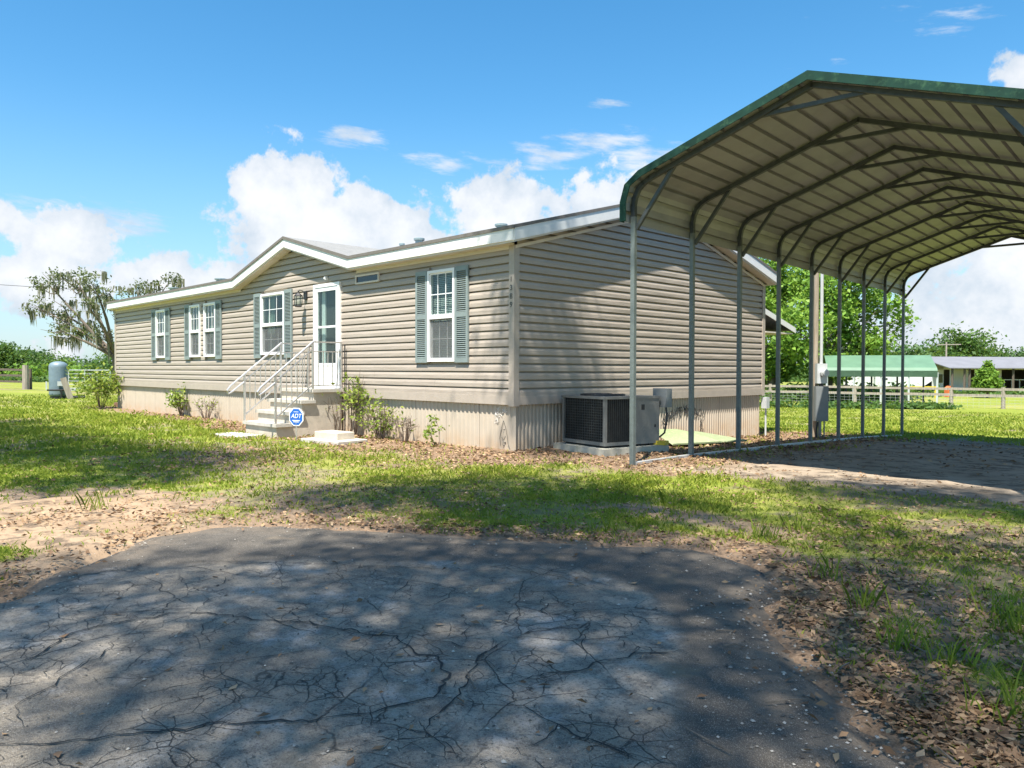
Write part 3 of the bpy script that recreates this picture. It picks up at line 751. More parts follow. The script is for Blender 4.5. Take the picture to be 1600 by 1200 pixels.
# windows
def window(x0, x1, z0, z1, blinds):
    fr = MB(); w = 0.045
    for a, b in (((x0, -.05, z0), (x0+w, .04, z1)), ((x1-w, -.05, z0), (x1, .04, z1)), ((x0+w, -.05, z0), (x1-w, .04, z0+w*1.1)), ((x0+w, -.05, z1-w), (x1-w, .04, z1))): fr.box(a, b)
    win = fr.build('window', 'white_vinyl', home)
    zm = z0+(z1-z0)*0.485
    MB().box((x0+w, -.042, zm-.025), (x1-w, .03, zm+.025)).build('meeting_rail', 'white_vinyl', win)
    for (a, b, y) in ((z0+w*1.1, zm-.025, .022), (zm+.025, z1-w, -.012)):
        s = MB(); q = .022
        s.box((x0+w, y-.012, a), (x0+w+q, y+.012, b)); s.box((x1-w-q, y-.012, a), (x1-w, y+.012, b))
        s.box((x0+w+q, y-.012, a), (x1-w-q, y+.012, a+q)); s.box((x0+w+q, y-.012, b-q), (x1-w-q, y+.012, b)); s.build('sash', 'white_vinyl', win)
        MB().box((x0+w+q, y-.002, a+q), (x1-w-q, y+.002, b-q)).build('pane', 'glass', win)
        for i in (1, 2):
            xx = x0+w+(x1-x0-2*w)*i/3; MB().box((xx-.007, y-.009, a+q), (xx+.007, y-.003, b-q)).build('muntin', 'white_vinyl', win)
        zz = (a+b)/2; MB().box((x0+w+q, y-.0085, zz-.007), (x1-w-q, y-.0032, zz+.007)).build('muntin', 'white_vinyl', win)
    MB().box((x0+w+.002, -.018, z0+w*1.1), (x1-w-.002, -.016, zm-.026)).build('insect_screen', 'screen', win)
    if blinds:
        b = MB(); z = z0+.05
        while z < z1-.05:
            b.obox(((x0+x1)/2, .075, z), ((x1-x0)/2-.01, 0, 0), (0, .011, .012), (0, -.0008, .0007)); z += .03
        o = b.build('blind', 'blind', win); o['kind'] = 'stuff'
    else:
        c = MB(); n = 14
        for (a, b) in ((x0+.01, x0+(x1-x0)*.36), (x1-(x1-x0)*.36, x1-.01)):
            vs = []
            for i in range(n+1):
                xx = a+(b-a)*i/n; yy = .12+.02*math.sin(i*2.1); vs += [(xx, yy, z0+.02), (xx, yy, z1-.02)]
            c.add(vs, [(2*i, 2*i+2, 2*i+3, 2*i+1) for i in range(n)])
        c.build('curtain', 'curtain', win)  # folded sheets whose green paints in the reflection on the panes
    return win
for i, w_ in enumerate(WINS): window(*w_, blinds=(i == 4))
def shutter(x0, x1, z0, z1):
    f = MB(); y0, y1 = -.05, -.0155; w = .045; zm = (z0+z1)/2
    f.box((x0, y0, z0), (x0+w, y1, z1)); f.box((x1-w, y0, z0), (x1, y1, z1))
    for a, b in ((z0, z0+.075), (zm-.04, zm+.04), (z1-.075, z1)): f.box((x0+w, y0+.001, a), (x1-w, y1, b))
    s = f.build('shutter', 'shutter_green', home)
    l = MB(); n = 20
    for a, b in ((z0+.075, zm-.04), (zm+.04, z1-.075)):
        for i in range(n):
            z = a+(b-a)*(i+.5)/n; l.obox(((x0+x1)/2, -.034, z), ((x1-x0)/2-w, 0, 0), (0, .011, .010), (0, -.0018, .0020))
    l.box((x0+w, -.020, z0+.05), (x1-w, -.0158, z1-.05))
    o = l.build('louvres', 'shutter_green', s); o['kind'] = 'stuff'
for a, b, z0, z1 in ((-14.64, -14.31, 1.47, 2.88), (-13.61, -13.28, 1.47, 2.88), (-12.25, -11.94, 1.47, 2.88), (-10.34, -10.02, 1.47, 2.88), (-8.29, -7.97, 1.47, 2.90), (-6.89, -6.57, 1.47, 2.90), (-2.325, -2.018, 1.345, 2.86), (-1.30, -0.985, 1.345, 2.86)):
    shutter(a, b, z0, z1)
# high small window right of the door
v = MB(); a, b, c, d = VENT
for p, q in (((a, -.04, c), (a+.03, -.002, d)), ((b-.03, -.04, c), (b, -.002, d)), ((a+.03, -.04, c), (b-.03, -.002, c+.03)), ((a+.03, -.04, d-.03), (b-.03, -.002, d))): v.box(p, q)
vw = v.build('window', 'soffit', home); MB().box((a+.03, -.02, c+.03), (b-.03, -.0165, d-.03)).build('pane', 'box_grey', vw)
def dark_fn(T): out(T, pbsdf(T, (0.02, 0.026, 0.03), 0.05, 0, 0.6))
mat('dark_glass', dark_fn); vw.children[0].data.materials[0] = MATS['dark_glass']
# storm door
def door():
    x0, x1, z0, z1 = DOOR; fr = MB(); w = .065
    fr.box((x0, -.055, z0), (x0+w, .08, z1)); fr.box((x1-w, -.055, z0), (x1, .08, z1)); fr.box((x0+w, -.055, z1-w), (x1-w, .08, z1)); fr.box((x0+w, -.05, z0), (x1-w, .08, z0+.025))
    d = fr.build('storm_door', 'white_vinyl', home)
    a, b = x0+w+.006, x1-w-.006; zb, zt = z0+.03, z1-w-.006; s = .075
    k = zb+.40; m = zb+(zt-zb)*.60
    st = MB(); st.box((a, -.045, zb), (a+s, -.01, zt)); st.box((b-s, -.045, zb), (b, -.01, zt)); st.box((a+s, -.045, zt-s), (b-s, -.01, zt)); st.box((a+s, -.045, m-.02), (b-s, -.01, m+.02)); st.box((a+s, -.045, k), (b-s, -.01, k+.05))
    st.build('door_frame', 'white_vinyl', d)
    MB().box((a+s, -.04, zb), (b-s, -.012, k)).build('kick_panel', 'white_vinyl', d)
    MB().box((a+s, -.028, k+.05), (b-s, -.024, m-.02)).build('pane', 'glass', d); MB().box((a+s, -.028, m+.02), (b-s, -.024, zt-s)).build('pane', 'glass', d)
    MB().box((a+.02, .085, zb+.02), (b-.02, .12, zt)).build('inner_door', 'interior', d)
    MB().box((a+s, .055, zb+.02), (a+s+.13, .08, zt)).build('inner_jamb', 'white_vinyl', d)
    h = MB(); h.box((a+.02, -.075, zb+.82), (a+.05, -.0455, zb+.95)); h.build('handle', 'white_vinyl', d)
    MB().box((x0-.02, -.10, z0-.035), (x1+.02, 0, z0-.002)).build('threshold', 'aluminium', d)
door()
# wall lantern
def lantern():
    x, z = -6.02, 2.62
    l = MB(); l.box((x-.055, -.045, z+.02), (x+.055, -.016, z+.19))
    lo = l.build('lantern', 'black_metal', home)
    t = MB(); t.tube([(x, -.04, z+.13), (x, -.09, z+.19), (x, -.16, z+.20), (x, -.19, z+.15)], .009, 6); t.build('bracket', 'black_metal', lo)
    c = MB(); y = -.19
    c.lathe((x, y, z), [(.012, .15), (.03, .14), (.085, .085), (.085, .075)], 6); c.lathe((x, y, z), [(.055, -.14), (.075, -.125), (.07, -.11)], 6); c.lathe((x, y, z), [(.006, .15), (.012, .17), (.004, .20)], 6)
    for k in range(6):
        a = 2*PI*k/6; c.bar((x+.07*math.cos(a), y+.07*math.sin(a), z-.12), (x+.08*math.cos(a), y+.08*math.sin(a), z+.08), .009)
    c.build('lantern_cage', 'black_metal', lo)
    MB().lathe((x, y, z), [(.062, -.11), (.072, .07)], 6).build('lantern_glass', 'glass', lo)
lantern()
b = MB(); b.lathe((-5.20, -.05, 3.0), [(.03, -.03), (.036, 0), (.03, .035)], 12); b.box((-5.23, -.02, 2.975), (-5.17, -.015, 3.03)); b.box((-5.215, -.09, 2.985), (-5.185, -.07, 3.012))
b.build('security_camera', 'white_vinyl', home)
# meter outlet on the skirting, corner box at the back
b = MB(); b.box((-13.35, 0.0, .30), (-13.22, .031, .46)); b.tube([(-13.29, .015, .46), (-13.29, .012, .70)], .012, 6); b.build('outlet_box', 'white_vinyl', home)
b = MB(); b.box((-.02, HW-.03, .42), (.10, HW+.10, .66)); b.tube([(.04, HW+.05, .42), (.04, HW+.05, -.2)], .02, 8); b.build('cable_box', 'meter_white', home)
# text helper
def text_mesh(name, s, size, mat_, parent, origin, xdir, updir, ext=0.002, shear=0.0):
    cu = bpy.data.curves.new('t', 'FONT'); cu.body = s; cu.size = size; cu.extrude = ext; cu.shear = shear; cu.align_x = 'CENTER'; cu.align_y = 'CENTER'
    to = bpy.data.objects.new('t', cu); COL.objects.link(to)
    dg = bpy.context.evaluated_depsgraph_get(); dg.update()
    me = bpy.data.meshes.new_from_object(to.evaluated_get(dg)); bpy.data.objects.remove(to)
    x = np.array(xdir, float); u = np.array(updir, float); n = np.cross(x, u)
    base = OFF.get(parent, np.zeros(3)); o3 = np.array(origin, float)-base
    for vv in me.vertices: vv.co = Vector(o3+x*vv.co[0]+u*vv.co[1]+n*vv.co[2])
    me.materials.clear(); me.materials.append(MATS[mat_])
    o = bpy.data.objects.new(name, me); COL.objects.link(o); o.parent = parent; OFF[o] = base
    return o
for i, ch in enumerate('1389'):
    text_mesh('house_number', ch, .115, 'frame_steel', cpost, (-.035, -.029, 2.56-i*.125), (1, 0, 0), (0, 0, 1))
# doodles on the skirting
def scrawl(name, pts, P, w, m, jit=0.0):
    mb = MB(); r = random.Random(len(pts))
    for line in pts:
        q = [P(a+r.uniform(-jit, jit), z+r.uniform(-jit, jit)) for a, z in line]
        mb.tube(q, w, 4)
    o = mb.build(name, m, home); o['kind'] = 'stuff'; return o
Pf = lambda a, z: (a, 0.030, z)
fish = [[(-.31, .09), (-.33, .20), (-.30, .34), (-.25, .47), (-.20, .36), (-.17, .24), (-.15, .12), (-.11, .05)], [(-.29, .24), (-.25, .30), (-.21, .24), (-.24, .18), (-.29, .22)], [(-.27, .13), (-.20, .15), (-.23, .09), (-.27, .11)], [(-.26, .33), (-.22, .34)]]
scrawl('drawing', fish, Pf, .0045, 'ink_black')
rr = random.Random(11); sq = []
for k in range(9):
    x, z = -.42+rr.uniform(0, .2), .40+rr.uniform(0, .26); sq.append([(x+rr.uniform(-.06, .06), z+rr.uniform(-.07, .07)) for _ in range(5)])
scrawl('drawing', sq, Pf, .003, 'chalk_white')
Pe = lambda a, z: (-0.029, a, z)
tr = []
for k in range(120):
    t = rr.random(); a = 3.75+1.45*t; zc = .18+.28*math.sin(PI*min(1, max(0, t)))**.5 if .12 < t < .88 else .05+.4*rr.random()
    zz = zc+rr.uniform(-.07, .07)
    tr.append([(a, zz), (a+rr.uniform(-.05, .05), zz+rr.uniform(-.06, .06)), (a+rr.uniform(-.06, .06), zz+rr.uniform(-.05, .08))])
scrawl('drawing', tr, Pe, .004, 'ink_black')
# rear porch roof
pr = MB(); pr.prism([(-.4, HW+.02, 2.83), (-.4, HW+2.27, 2.25), (-.4, HW+2.27, 2.17), (-.4, HW+.02, 2.75)], (-4.5, 0, 0)); po = pr.build('porch_roof', 'shingle', home)
MB().prism([(-.38, HW+.02, 2.825), (-.38, HW+2.29, 2.245), (-.38, HW+2.29, 2.12), (-.38, HW+.02, 2.70)], (-.018, 0, 0)).build('fascia', 'white_paint', po)
MB().box((-4.8, HW+.9, 2.09), (-.41, HW+2.2, 2.12)).build('soffit', 'soffit', po)
MB().box((-4.6, HW+2.0, -.4), (-4.5, HW+2.1, 2.09)).build('porch_post', 'dark_wood', po)
# rear stair rail seen past the far corner
d = MB(); d.bar((-HL-.25, .6, 1.35), (-HL-1.6, .6, .55), .05, .12)
for k in range(6): d.bar((-HL-.3-.22*k, .6, .2), (-HL-.3-.22*k, .6, 1.28-.13*k), .035)
d.box((-HL-1.2, .3, -.05), (-HL-.02, 1.4, .12)); d.box((-HL-.8, .3, .12), (-HL-.02, 1.4, .30))
tag(d.build('side_stair', 'red_wood', None, loc=(-HL-.8, .8, 0)), 'weathered brown wooden stair with slatted rail past the far left corner of the home', 'stairs')

# ------------------------------------------------------------------ concrete steps with railing
def steps():
    x0, x1 = -5.94, -4.62
    st = root('entry_steps', (-5.28, -.7, 0), 'concrete entry steps with metal handrails below the white storm door', 'steps')
    b = MB(); prof = [(-.02, -.2), (-1.36, -.2), (-1.36, .19), (-1.11, .19), (-1.11, .40), (-.86, .40), (-.86, .60), (-.62, .60), (-.62, .80), (-.02, .80)]
    b.prism([(x0+.05, y, z) for y, z in prof], (x1-x0-.10, 0, 0)); b.build('stair_block', 'concrete', st)
    for y0, y1, z in ((-1.40, -1.08, .25), (-1.15, -.83, .455), (-.90, -.60, .66), (-.66, -.012, .86)):
        MB().box((x0, y0, z-.058), (x1, y1, z)).build('tread', 'concrete_light', st)
    for side, xx in ((0, x0+.05), (1, x1-.04)):
        r = MB(); p = .016
        top = lambda y: 1.74+(y+.62)*0.80
        r.bar((xx, -.64, .86), (xx, -.64, 1.74), .032); r.bar((xx, -1.38, .25), (xx, -1.38, top(-1.38)), .032)
        r.tube([(xx, -.62, 1.745), (xx, -1.30, top(-1.30)+.005), (xx, -1.66, top(-1.66)), (xx, -1.72, top(-1.72)-.03), (xx, -1.70, top(-1.72)-.09), (xx, -1.62, top(-1.62)-.13), (xx, -1.39, top(-1.39)-.14)], .019, 8)
        rail = r.build('handrail', 'aluminium', st)
        b2 = MB(); b2.bar((xx, -.64, .95), (xx, -1.38, .95-.74*.80), .022); b2.bar((xx, -.64, 1.60), (xx, -1.38, 1.60-.74*.80), .018); b2.build('rail_bar', 'aluminium', rail)
        for i in range(1, 7):
            y = -.64-.74*i/7; MB().bar((xx, y, .95+(y+.64)*.8), (xx, y, 1.60+(y+.64)*.8), .014).build('baluster', 'aluminium', rail)
        # level rail along the landing to the wall
        l = MB(); l.bar((xx, -.62, 1.735), (xx, -.03, 1.735), .026); l.bar((xx, -.62, 1.56), (xx, -.03, 1.56), .018); l.bar((xx, -.62, .93), (xx, -.03, .93), .018); l.bar((xx, -.035, .86), (xx, -.035, 1.72), .026)
        lr = l.build('landing_rail', 'aluminium', st)
        for i in range(1, 6): MB().bar((xx, -.62+.59*i/6, .93), (xx, -.62+.59*i/6, 1.56), .013).build('baluster', 'aluminium', lr)
steps()
def slab(name, c, sx, sy, h, rz, m, label, cat):
    b = MB(); ca, sa = math.cos(rz), math.sin(rz); z = float(gz(c[0], c[1]))
    b.obox((c[0], c[1], c[2]+h/2-.03), (sx/2*ca, sx/2*sa, 0), (-sy/2*sa, sy/2*ca, 0), (0, 0, h/2+.03))
    o = b.build(name, m, None, loc=(c[0], c[1], c[2])); bv = o.modifiers.new('bevel', 'BEVEL'); bv.width = .012; bv.segments = 2
    return tag(o, label, cat)
slab('stepping_slab', (-5.45, -1.75, .012), .95, .5, .035, .1, 'concrete_light', 'flat pale concrete slab on the ground at the foot of the entry steps', 'slab')
slab('paving_slab', (-3.25, -1.05, .02), 1.0, .62, .045, .12, 'concrete_light', 'wide thin concrete slab under a smaller block in the leaf bed', 'slab')
slab('concrete_block', (-3.27, -1.03, .065), .62, .36, .12, .10, 'concrete', 'small concrete block resting on the wide slab near the shrubs', 'block')
def adt():
    c = pxg(463, 688, .02); x, y = float(c[0]), float(c[1])
    dirn = np.array([0.35, -0.94, 0]); dirn /= np.linalg.norm(dirn); xd = np.array([-dirn[1], dirn[0], 0]); zc = .42; R = .165
    sg = root('yard_sign', (x, y, 0), 'blue octagonal security yard sign with white lettering beside the steps', 'sign')
    o = np.array([x, y, zc])
    def octa(r, d): return [o+dirn*d+xd*r*math.cos(PI/8+k*PI/4)+np.array([0, 0, 1])*r*math.sin(PI/8+k*PI/4) for k in range(8)]
    f = MB(); f.prism(octa(R, -.006), dirn*.008); face = f.build('sign_face', 'sign_white', sg)
    f = MB(); f.prism(octa(R*.89, .002), dirn*.003); f.build('sign_field', 'sign_blue', face)
    text_mesh('lettering', 'ADT', .108, 'sign_white', face, o+dirn*.0075+np.array([0, 0, .012]), xd, (0, 0, 1), .001, .25)
    for k, (w, dz) in enumerate(((.17, -.062), (.12, -.086), (.10, .085))):
        MB().obox(o+dirn*.0065+np.array([0, 0, dz]), xd*w/2, dirn*.001, (0, 0, .0055 if k < 2 else .004)).build('print_line', 'sign_white', face)
    f = MB(); f.bar((x, y, -.1), (x, y, zc-.1), .014); f.build('stake', 'aluminium', sg)
adt()

# ------------------------------------------------------------------ air conditioner
def ac():
    g = .03; z0, z1 = .15, .85
    A = np.array([.24, .80]); B = np.array([1.21, .62]); ex = (B-A); Lx = np.linalg.norm(ex); ex /= Lx; ey = np.array([-ex[1], ex[0]]); Ly = 1.06
    P = lambda u, v, z: (A[0]+ex[0]*u+ey[0]*v, A[1]+ex[1]*u+ey[1]*v, z)
    def bx(mb, u0, u1, v0, v1, a, b):
        vs = [P(u, v, z) for z in (a, b) for (u, v) in ((u0, v0), (u1, v0), (u1, v1), (u0, v1))]
        mb.add(vs, [(0, 3, 2, 1), (4, 5, 6, 7), (0, 1, 5, 4), (1, 2, 6, 5), (2, 3, 7, 6), (3, 0, 4, 7)])
    u = root('air_conditioner', P(Lx/2, Ly/2, .1), 'grey packaged air conditioner with black coil grilles on a concrete pad', 'air conditioner')
    b = MB(); bx(b, .03, Lx-.03, .03, Ly-.03, z0+.02, z1-.03); b.build('coil', 'coil_black', u)
    b = MB(); w = .045
    for (a0, a1) in ((0, w), (Lx-w, Lx)):
        bx(b, a0, a1, 0, w, z0, z1-.035)
    bx(b, Lx-w, Lx, .50, .55, z0, z1-.035)
    bx(b, w, Lx-w, 0, .03, z0, z0+.05); bx(b, Lx-.03, Lx, w, .50, z0, z0+.045)
    b.build('cabinet_frame', 'ac_paint', u)
    b = MB(); bx(b, 0, Lx, .55, Ly, z0, z1-.035); cab = b.build('cabinet', 'ac_paint', u)
    b = MB(); bx(b, Lx, Lx+.004, .70, .76, z1-.20, z1-.12); bx(b, Lx, Lx+.004, .96, .99, z0+.24, z0+.28); b.build('label_plate', 'black_metal', cab)
    b = MB(); bx(b, -.012, Lx+.012, -.012, Ly+.012, z1-.035, z1); b.build('top_panel', 'ac_paint', u)
    # wire grille on the two coil faces
    gmb = MB()
    for i in range(1, 22):
        q = w+(Lx-2*w)*i/22; gmb.bar(P(q, -.004, z0+.05), P(q, -.004, z1-.04), .004)
    for i in range(1, 16):
        z = z0+.05+(z1-z0-.09)*i/16; gmb.bar(P(w, -.006, z), P(Lx-w, -.006, z), .004)
    for i in range(1, 12):
        q = w+(.50-w)*i/12; gmb.bar(P(Lx-.004, q, z0+.05), P(Lx-.004, q, z1-.04), .004)
    o = gmb.build('wire_grille', 'frame_steel', u); o['kind'] = 'stuff'
    f = MB(); cx, cy, _ = P(Lx*.45, .42, 0)
    for r in (.10, .16, .22, .28, .33): f.tube([(cx+r*math.cos(t*PI/12), cy+r*math.sin(t*PI/12), z1+.02) for t in range(25)], .006, 5, cap=False)
    f.lathe((cx, cy, z1-.001), [(.34, 0), (.34, .02), (.30, .022)], 24); f.build('fan_guard', 'black_metal', u)
    b = MB(); bx(b, Lx-.18, Lx+.10, Ly+.04, Ly+.16, z1-.17, z1+.11); dsc = b.build('disconnect_box', 'box_grey', u)
    MB().tube([P(Lx+.04, Ly+.10, z1-.17), P(Lx+.06, Ly+.10, z0+.35), P(Lx+.05, Ly+.06, z0+.15), P(Lx-.02, Ly+.02, z0+.08)], .014, 8).build('conduit', 'black_metal', dsc)
    b = MB(); bx(b, -.10, Lx+.10, -.10, Ly+.10, -.12, z0-.03)
    pad = tag(b.build('equipment_pad', 'pad_concrete', None, loc=P(Lx/2, Ly/2, 0)), 'weathered concrete pad under the grey air conditioner', 'pad')
    b = MB()
    for (uu, vv) in ((.1, .1), (Lx-.1, .1), (.1, Ly-.1), (Lx-.1, Ly-.1)): bx(b, uu-.06, uu+.06, vv-.06, vv+.06, z0-.03, z0+.001)
    b.build('feet', 'rubber', u)
    b = MB(); c = P(Lx+.02, Ly+.02, z0-.028); b.obox((c[0], c[1], z0+.002), (.09, .02, 0), (-.015, .07, 0), (0, 0, .03)); b.build('yellow_cap', 'yellow_paint', pad)
ac()
def panel_sheet():
    # ribbed plastic sheets lying bent on the leaves
    r = root('plastic_panel', (0.75, 3.1, 0), 'pale green ribbed plastic panel lying bent on leaves behind the carport posts', 'panel')
    c00 = np.array((1.00, 2.62, .02)); c10 = np.array((1.25, 4.55, -.02)); c01 = np.array((.25, 2.75, .20)); c11 = np.array((.28, 4.45, .13))
    for nm, s0, s1, dz in (('panel_sheet', 0.0, .62, 0.0), ('panel_sheet', .60, 1.0, -.05)):
        n = 40; m = 6; vs = []
        for j in range(m+1):
            for i in range(n+1):
                s = s0+(s1-s0)*i/n; t = j/m
                p = (c00*(1-s)+c10*s)*(1-t)+(c01*(1-s)+c11*s)*t
                p = p+np.array((0, 0, (.028 if i % 2 else -.0)+dz*(t)+.05*math.sin(PI*t)*(1-s)))
                vs.append(p)
        fs = [(j*(n+1)+i, j*(n+1)+i+1, (j+1)*(n+1)+i+1, (j+1)*(n+1)+i) for j in range(m) for i in range(n)]
        o = MB().add(vs, fs).build(nm, 'diffuser', r); sm = o.modifiers.new('solid', 'SOLIDIFY'); sm.thickness = .006
    MB().bar(c00+np.array((.01, 0, .012)), c00*.38+c10*.62+np.array((.01, 0, .012)), .025).build('panel_edge', 'diffuser', r)
panel_sheet()

# ================================================================== carport
def carport():
    W_ = 4.5; NB = 9; SP = 1.524
    C = lambda u, v, z: tuple(CP0+CPE*u+CAX*v+np.array((0, 0, z)))
    r = root('carport', C(W_/2, 6.1, float(gz(3.5, 6))), 'open metal carport with green trim and rows of steel posts', 'carport')
    # centre line of a bow (left half) just inside the sheeting
    half = [(.03, 3.10), (.03, 3.30), (.05, 3.40), (.10, 3.50), (.17, 3.56), (.26, 3.605)]
    pk = (W_/2, 3.605+(W_/2-.26)*.338)
    bow = half+[pk]+[(W_-u, z) for u, z in half[::-1]]
    for i in range(NB):
        v = i*SP
        for s in (0, 1):
            u = .03 if s == 0 else W_-.03; p = C(u, v, 0); zb = float(gz(p[0], p[1]))-.02
            MB().bar(C(u, v, zb), C(u, v, 3.16), .058, .058, upv=tuple(CAX)).build('post', 'galvanised', r)
        b = MB()
        for (a, c) in zip(bow[:-1], bow[1:]):
            d = np.array(c)-np.array(a); d = d/np.linalg.norm(d)*.012
            b.bar(C(a[0]-d[0], v, a[1]-d[1]), C(c[0]+d[0], v, c[1]+d[1]), .056, .056, upv=tuple(CAX))
        b.build('bow', 'frame_steel', r)
        for s in (0, 1):
            f = lambda u: u if s == 0 else W_-u
            MB().bar(C(f(.05), v+.03, 3.01), C(f(.58), v+.03, 3.71), .045, .045, upv=tuple(CAX)).build('knee_brace', 'frame_steel', r)
        MB().bar(C(W_/2-.60, v+.03, 4.085), C(W_/2+.60, v+.03, 4.085), .045, .045, upv=tuple(CAX)).build('peak_brace', 'frame_steel', r)
    for s in (0, 1):
        u = .03 if s == 0 else W_-.03
        for i in range(NB-1):
            p = C(u, i*SP, 0); q = C(u, (i+1)*SP, 0)
            z0 = float(gz(p[0], p[1]))+.012; z1 = float(gz(q[0], q[1]))+.012
            MB().bar((p[0], p[1], z0), (q[0], q[1], z1), .058, .05).build('base_rail', 'rail_steel', r)
    # sheeting: ribbed panels running front to back, green outside, pale inside
    out_ = [(-.02, 3.136), (-.02, 3.375), (.043, 3.571), (.217, 3.684), (W_/2, 3.684+(W_/2-.217)*.338)]
    out_ = out_+[(W_-u, z) for u, z in out_[-2::-1]]
    out_ = [(u, z-.045) for u, z in out_]
    seg = [0]
    for a, b in zip(out_[:-1], out_[1:]): seg.append(seg[-1]+math.dist(a, b))
    def at(s):
        for i in range(len(out_)-1):
            if s <= seg[i+1]+1e-9:
                t = (s-seg[i])/(seg[i+1]-seg[i]); a = np.array(out_[i]); b = np.array(out_[i+1]); d = (b-a)/np.linalg.norm(b-a)
                return a+(b-a)*t, np.array((-d[1], d[0]))
        return np.array(out_[-1]), np.array((1.0, 0))
    tot = seg[-1]; npan = 6; pw = tot/npan; v0, v1 = -.15, (NB-1)*SP+.15
    for k in range(npan):
        prof = []; s = k*pw; e = (k+1)*pw+(.02 if k < npan-1 else 0); rib = pw/4
        brk = [q for q in seg if s < q < e]
        ss = [s]
        for j in range(4):
            c = s+rib*(j+.5); ss += [c-.027, c-.024, c+.024, c+.027]
        ss = sorted(ss+[e]+brk)
        for q in ss:
            p, nrm = at(min(q, tot)); inrib = any(abs(q-(s+rib*(j+.5))) < .0255 for j in range(4))
            prof.append(p+nrm*(.052 if inrib else 0.0)+nrm*.0015*(k % 2))
        mb = MB(); m = len(prof)
        # outside and inside skins, three lengths
        for lay, mi in ((.002, 0), (-.002, 1)):
            vs = []
            for vv in np.linspace(v0, v1, 4):
                for q, pnt in zip(ss, prof):
                    nrm = at(min(q, tot))[1]; x = pnt+nrm*lay; vs.append(C(x[0], vv, x[1]))
            mb.add(vs, [(a*m+b_, a*m+b_+1, (a+1)*m+b_+1, (a+1)*m+b_) for a in range(3) for b_ in range(m-1)], mi)
        mb.build('roof_panel', ['panel_green', 'panel_underside'], r)
    # bent trim over both gable ends
    for v, d in ((v0, -1), (v1, 1)):
        t = MB(); n = len(out_)
        o2 = [at(s_)[0]+at(s_)[1]*.058 for s_ in seg]; i2 = [at(s_)[0]-at(s_)[1]*.03 for s_ in seg]
        pkn = len(out_)//2; o2[pkn] = np.array((out_[pkn][0], out_[pkn][1]+.061)); i2[pkn] = np.array((out_[pkn][0], out_[pkn][1]-.035))
        for i in range(n-1):
            poly = [C(*(o2[i][0], v, o2[i][1])), C(o2[i+1][0], v, o2[i+1][1]), C(i2[i+1][0], v, i2[i+1][1]), C(i2[i][0], v, i2[i][1])]
            t.prism(poly, tuple(CAX*d*.012))
            top = [C(o2[i][0], v, o2[i][1]), C(o2[i+1][0], v, o2[i+1][1]), C(o2[i+1][0], v-d*.10, o2[i+1][1]), C(o2[i][0], v-d*.10, o2[i][1])]
            t.prism(top, (0, 0, .004))
        t.build('gable_trim', 'panel_green', r)
carport()

# ------------------------------------------------------------------ service pole
def service_pole():
    x, y = .842, 8.28; g = float(gz(x, y))-.06
    r = root('service_pole', (x, y, g), 'weathered timber service pole with electric meter beside the carport', 'pole')
    MB().tube([(x-.045, y-.045, g-.3), (x-.045, y-.045, 5.2)], [.058, .05], 10).build('timber', 'pole_wood', r)
    fx = RTH; n = -FWH
    c = np.array((x+.03, y-.03, 0))+n*.10
    def ob(mb, cc, w, d, z0, z1): mb.obox(np.array((cc[0], cc[1], (z0+z1)/2)), fx*w/2, n*d/2, (0, 0, (z1-z0)/2))
    m = MB(); ob(m, c, .21, .12, .96, 1.38); mo = m.build('meter_box', 'meter_white', r)
    p = c+fx*.03+n*.06; mm = MB(); mm.tube([tuple(p+np.array((0, 0, 1.18))), tuple(p+n*.09+np.array((0, 0, 1.18)))], .085, 16); mm.tube([tuple(p+n*.09+np.array((0, 0, 1.18))), tuple(p+n*.13+np.array((0, 0, 1.18)))], [.07, .06], 16); mm.build('meter', 'meter_white', mo)
    m = MB(); ob(m, c, .27, .14, .16, .90); pb = m.build('breaker_box', 'box_grey', r)
    m = MB(); ob(m, c+n*.075, .24, .012, .19, .87); m.build('box_door', 'box_grey', pb)
    MB().tube([tuple(c+np.array((0, 0, .90))), tuple(c+np.array((0, 0, .96)))], .05, 10).build('nipple', 'black_metal', r)
    MB().tube([tuple(c+np.array((0, 0, 1.38))), tuple(c+np.array((0, 0, 5.4)))], .033, 10).build('conduit', 'meter_white', r)
    for dx, rr_ in ((-.02, .035), (.075, .016)): MB().tube([tuple(c+fx*dx+np.array((0, 0, g-.1))), tuple(c+fx*dx+np.array((0, 0, .16)))], rr_, 8).build('conduit', 'box_grey', r)
    MB().tube([tuple(c-fx*.10+np.array((0, 0, g-.1))), tuple(c-fx*.09+np.array((0, 0, -.02))), tuple(c-fx*.06+np.array((0, 0, .14)))], .02, 6).build('cable', 'black_metal', r)
    e = camp(1262, 60); q = []
    for k in range(13):
        t = k/12; q.append((x+(e[0]-x)*t, y+(e[1]-y)*t, 5.1+1.2*t-1.4*4*t*(1-t)*.5))
    tag(MB().tube(q, .012, 5).build('power_line', 'black_metal', None, loc=q[0]), 'thin black power line running from the service pole to the trees', 'cable')
service_pole()
# rod and junction near the steps
tag(MB().tube([(-4.50, -.06, -.1), (-4.50, -.06, 1.70)], .013, 6).build('garden_stake', 'black_metal', None, loc=(-4.5, -.06, 0)), 'thin dark rod standing upright by the wall right of the steps', 'stake')

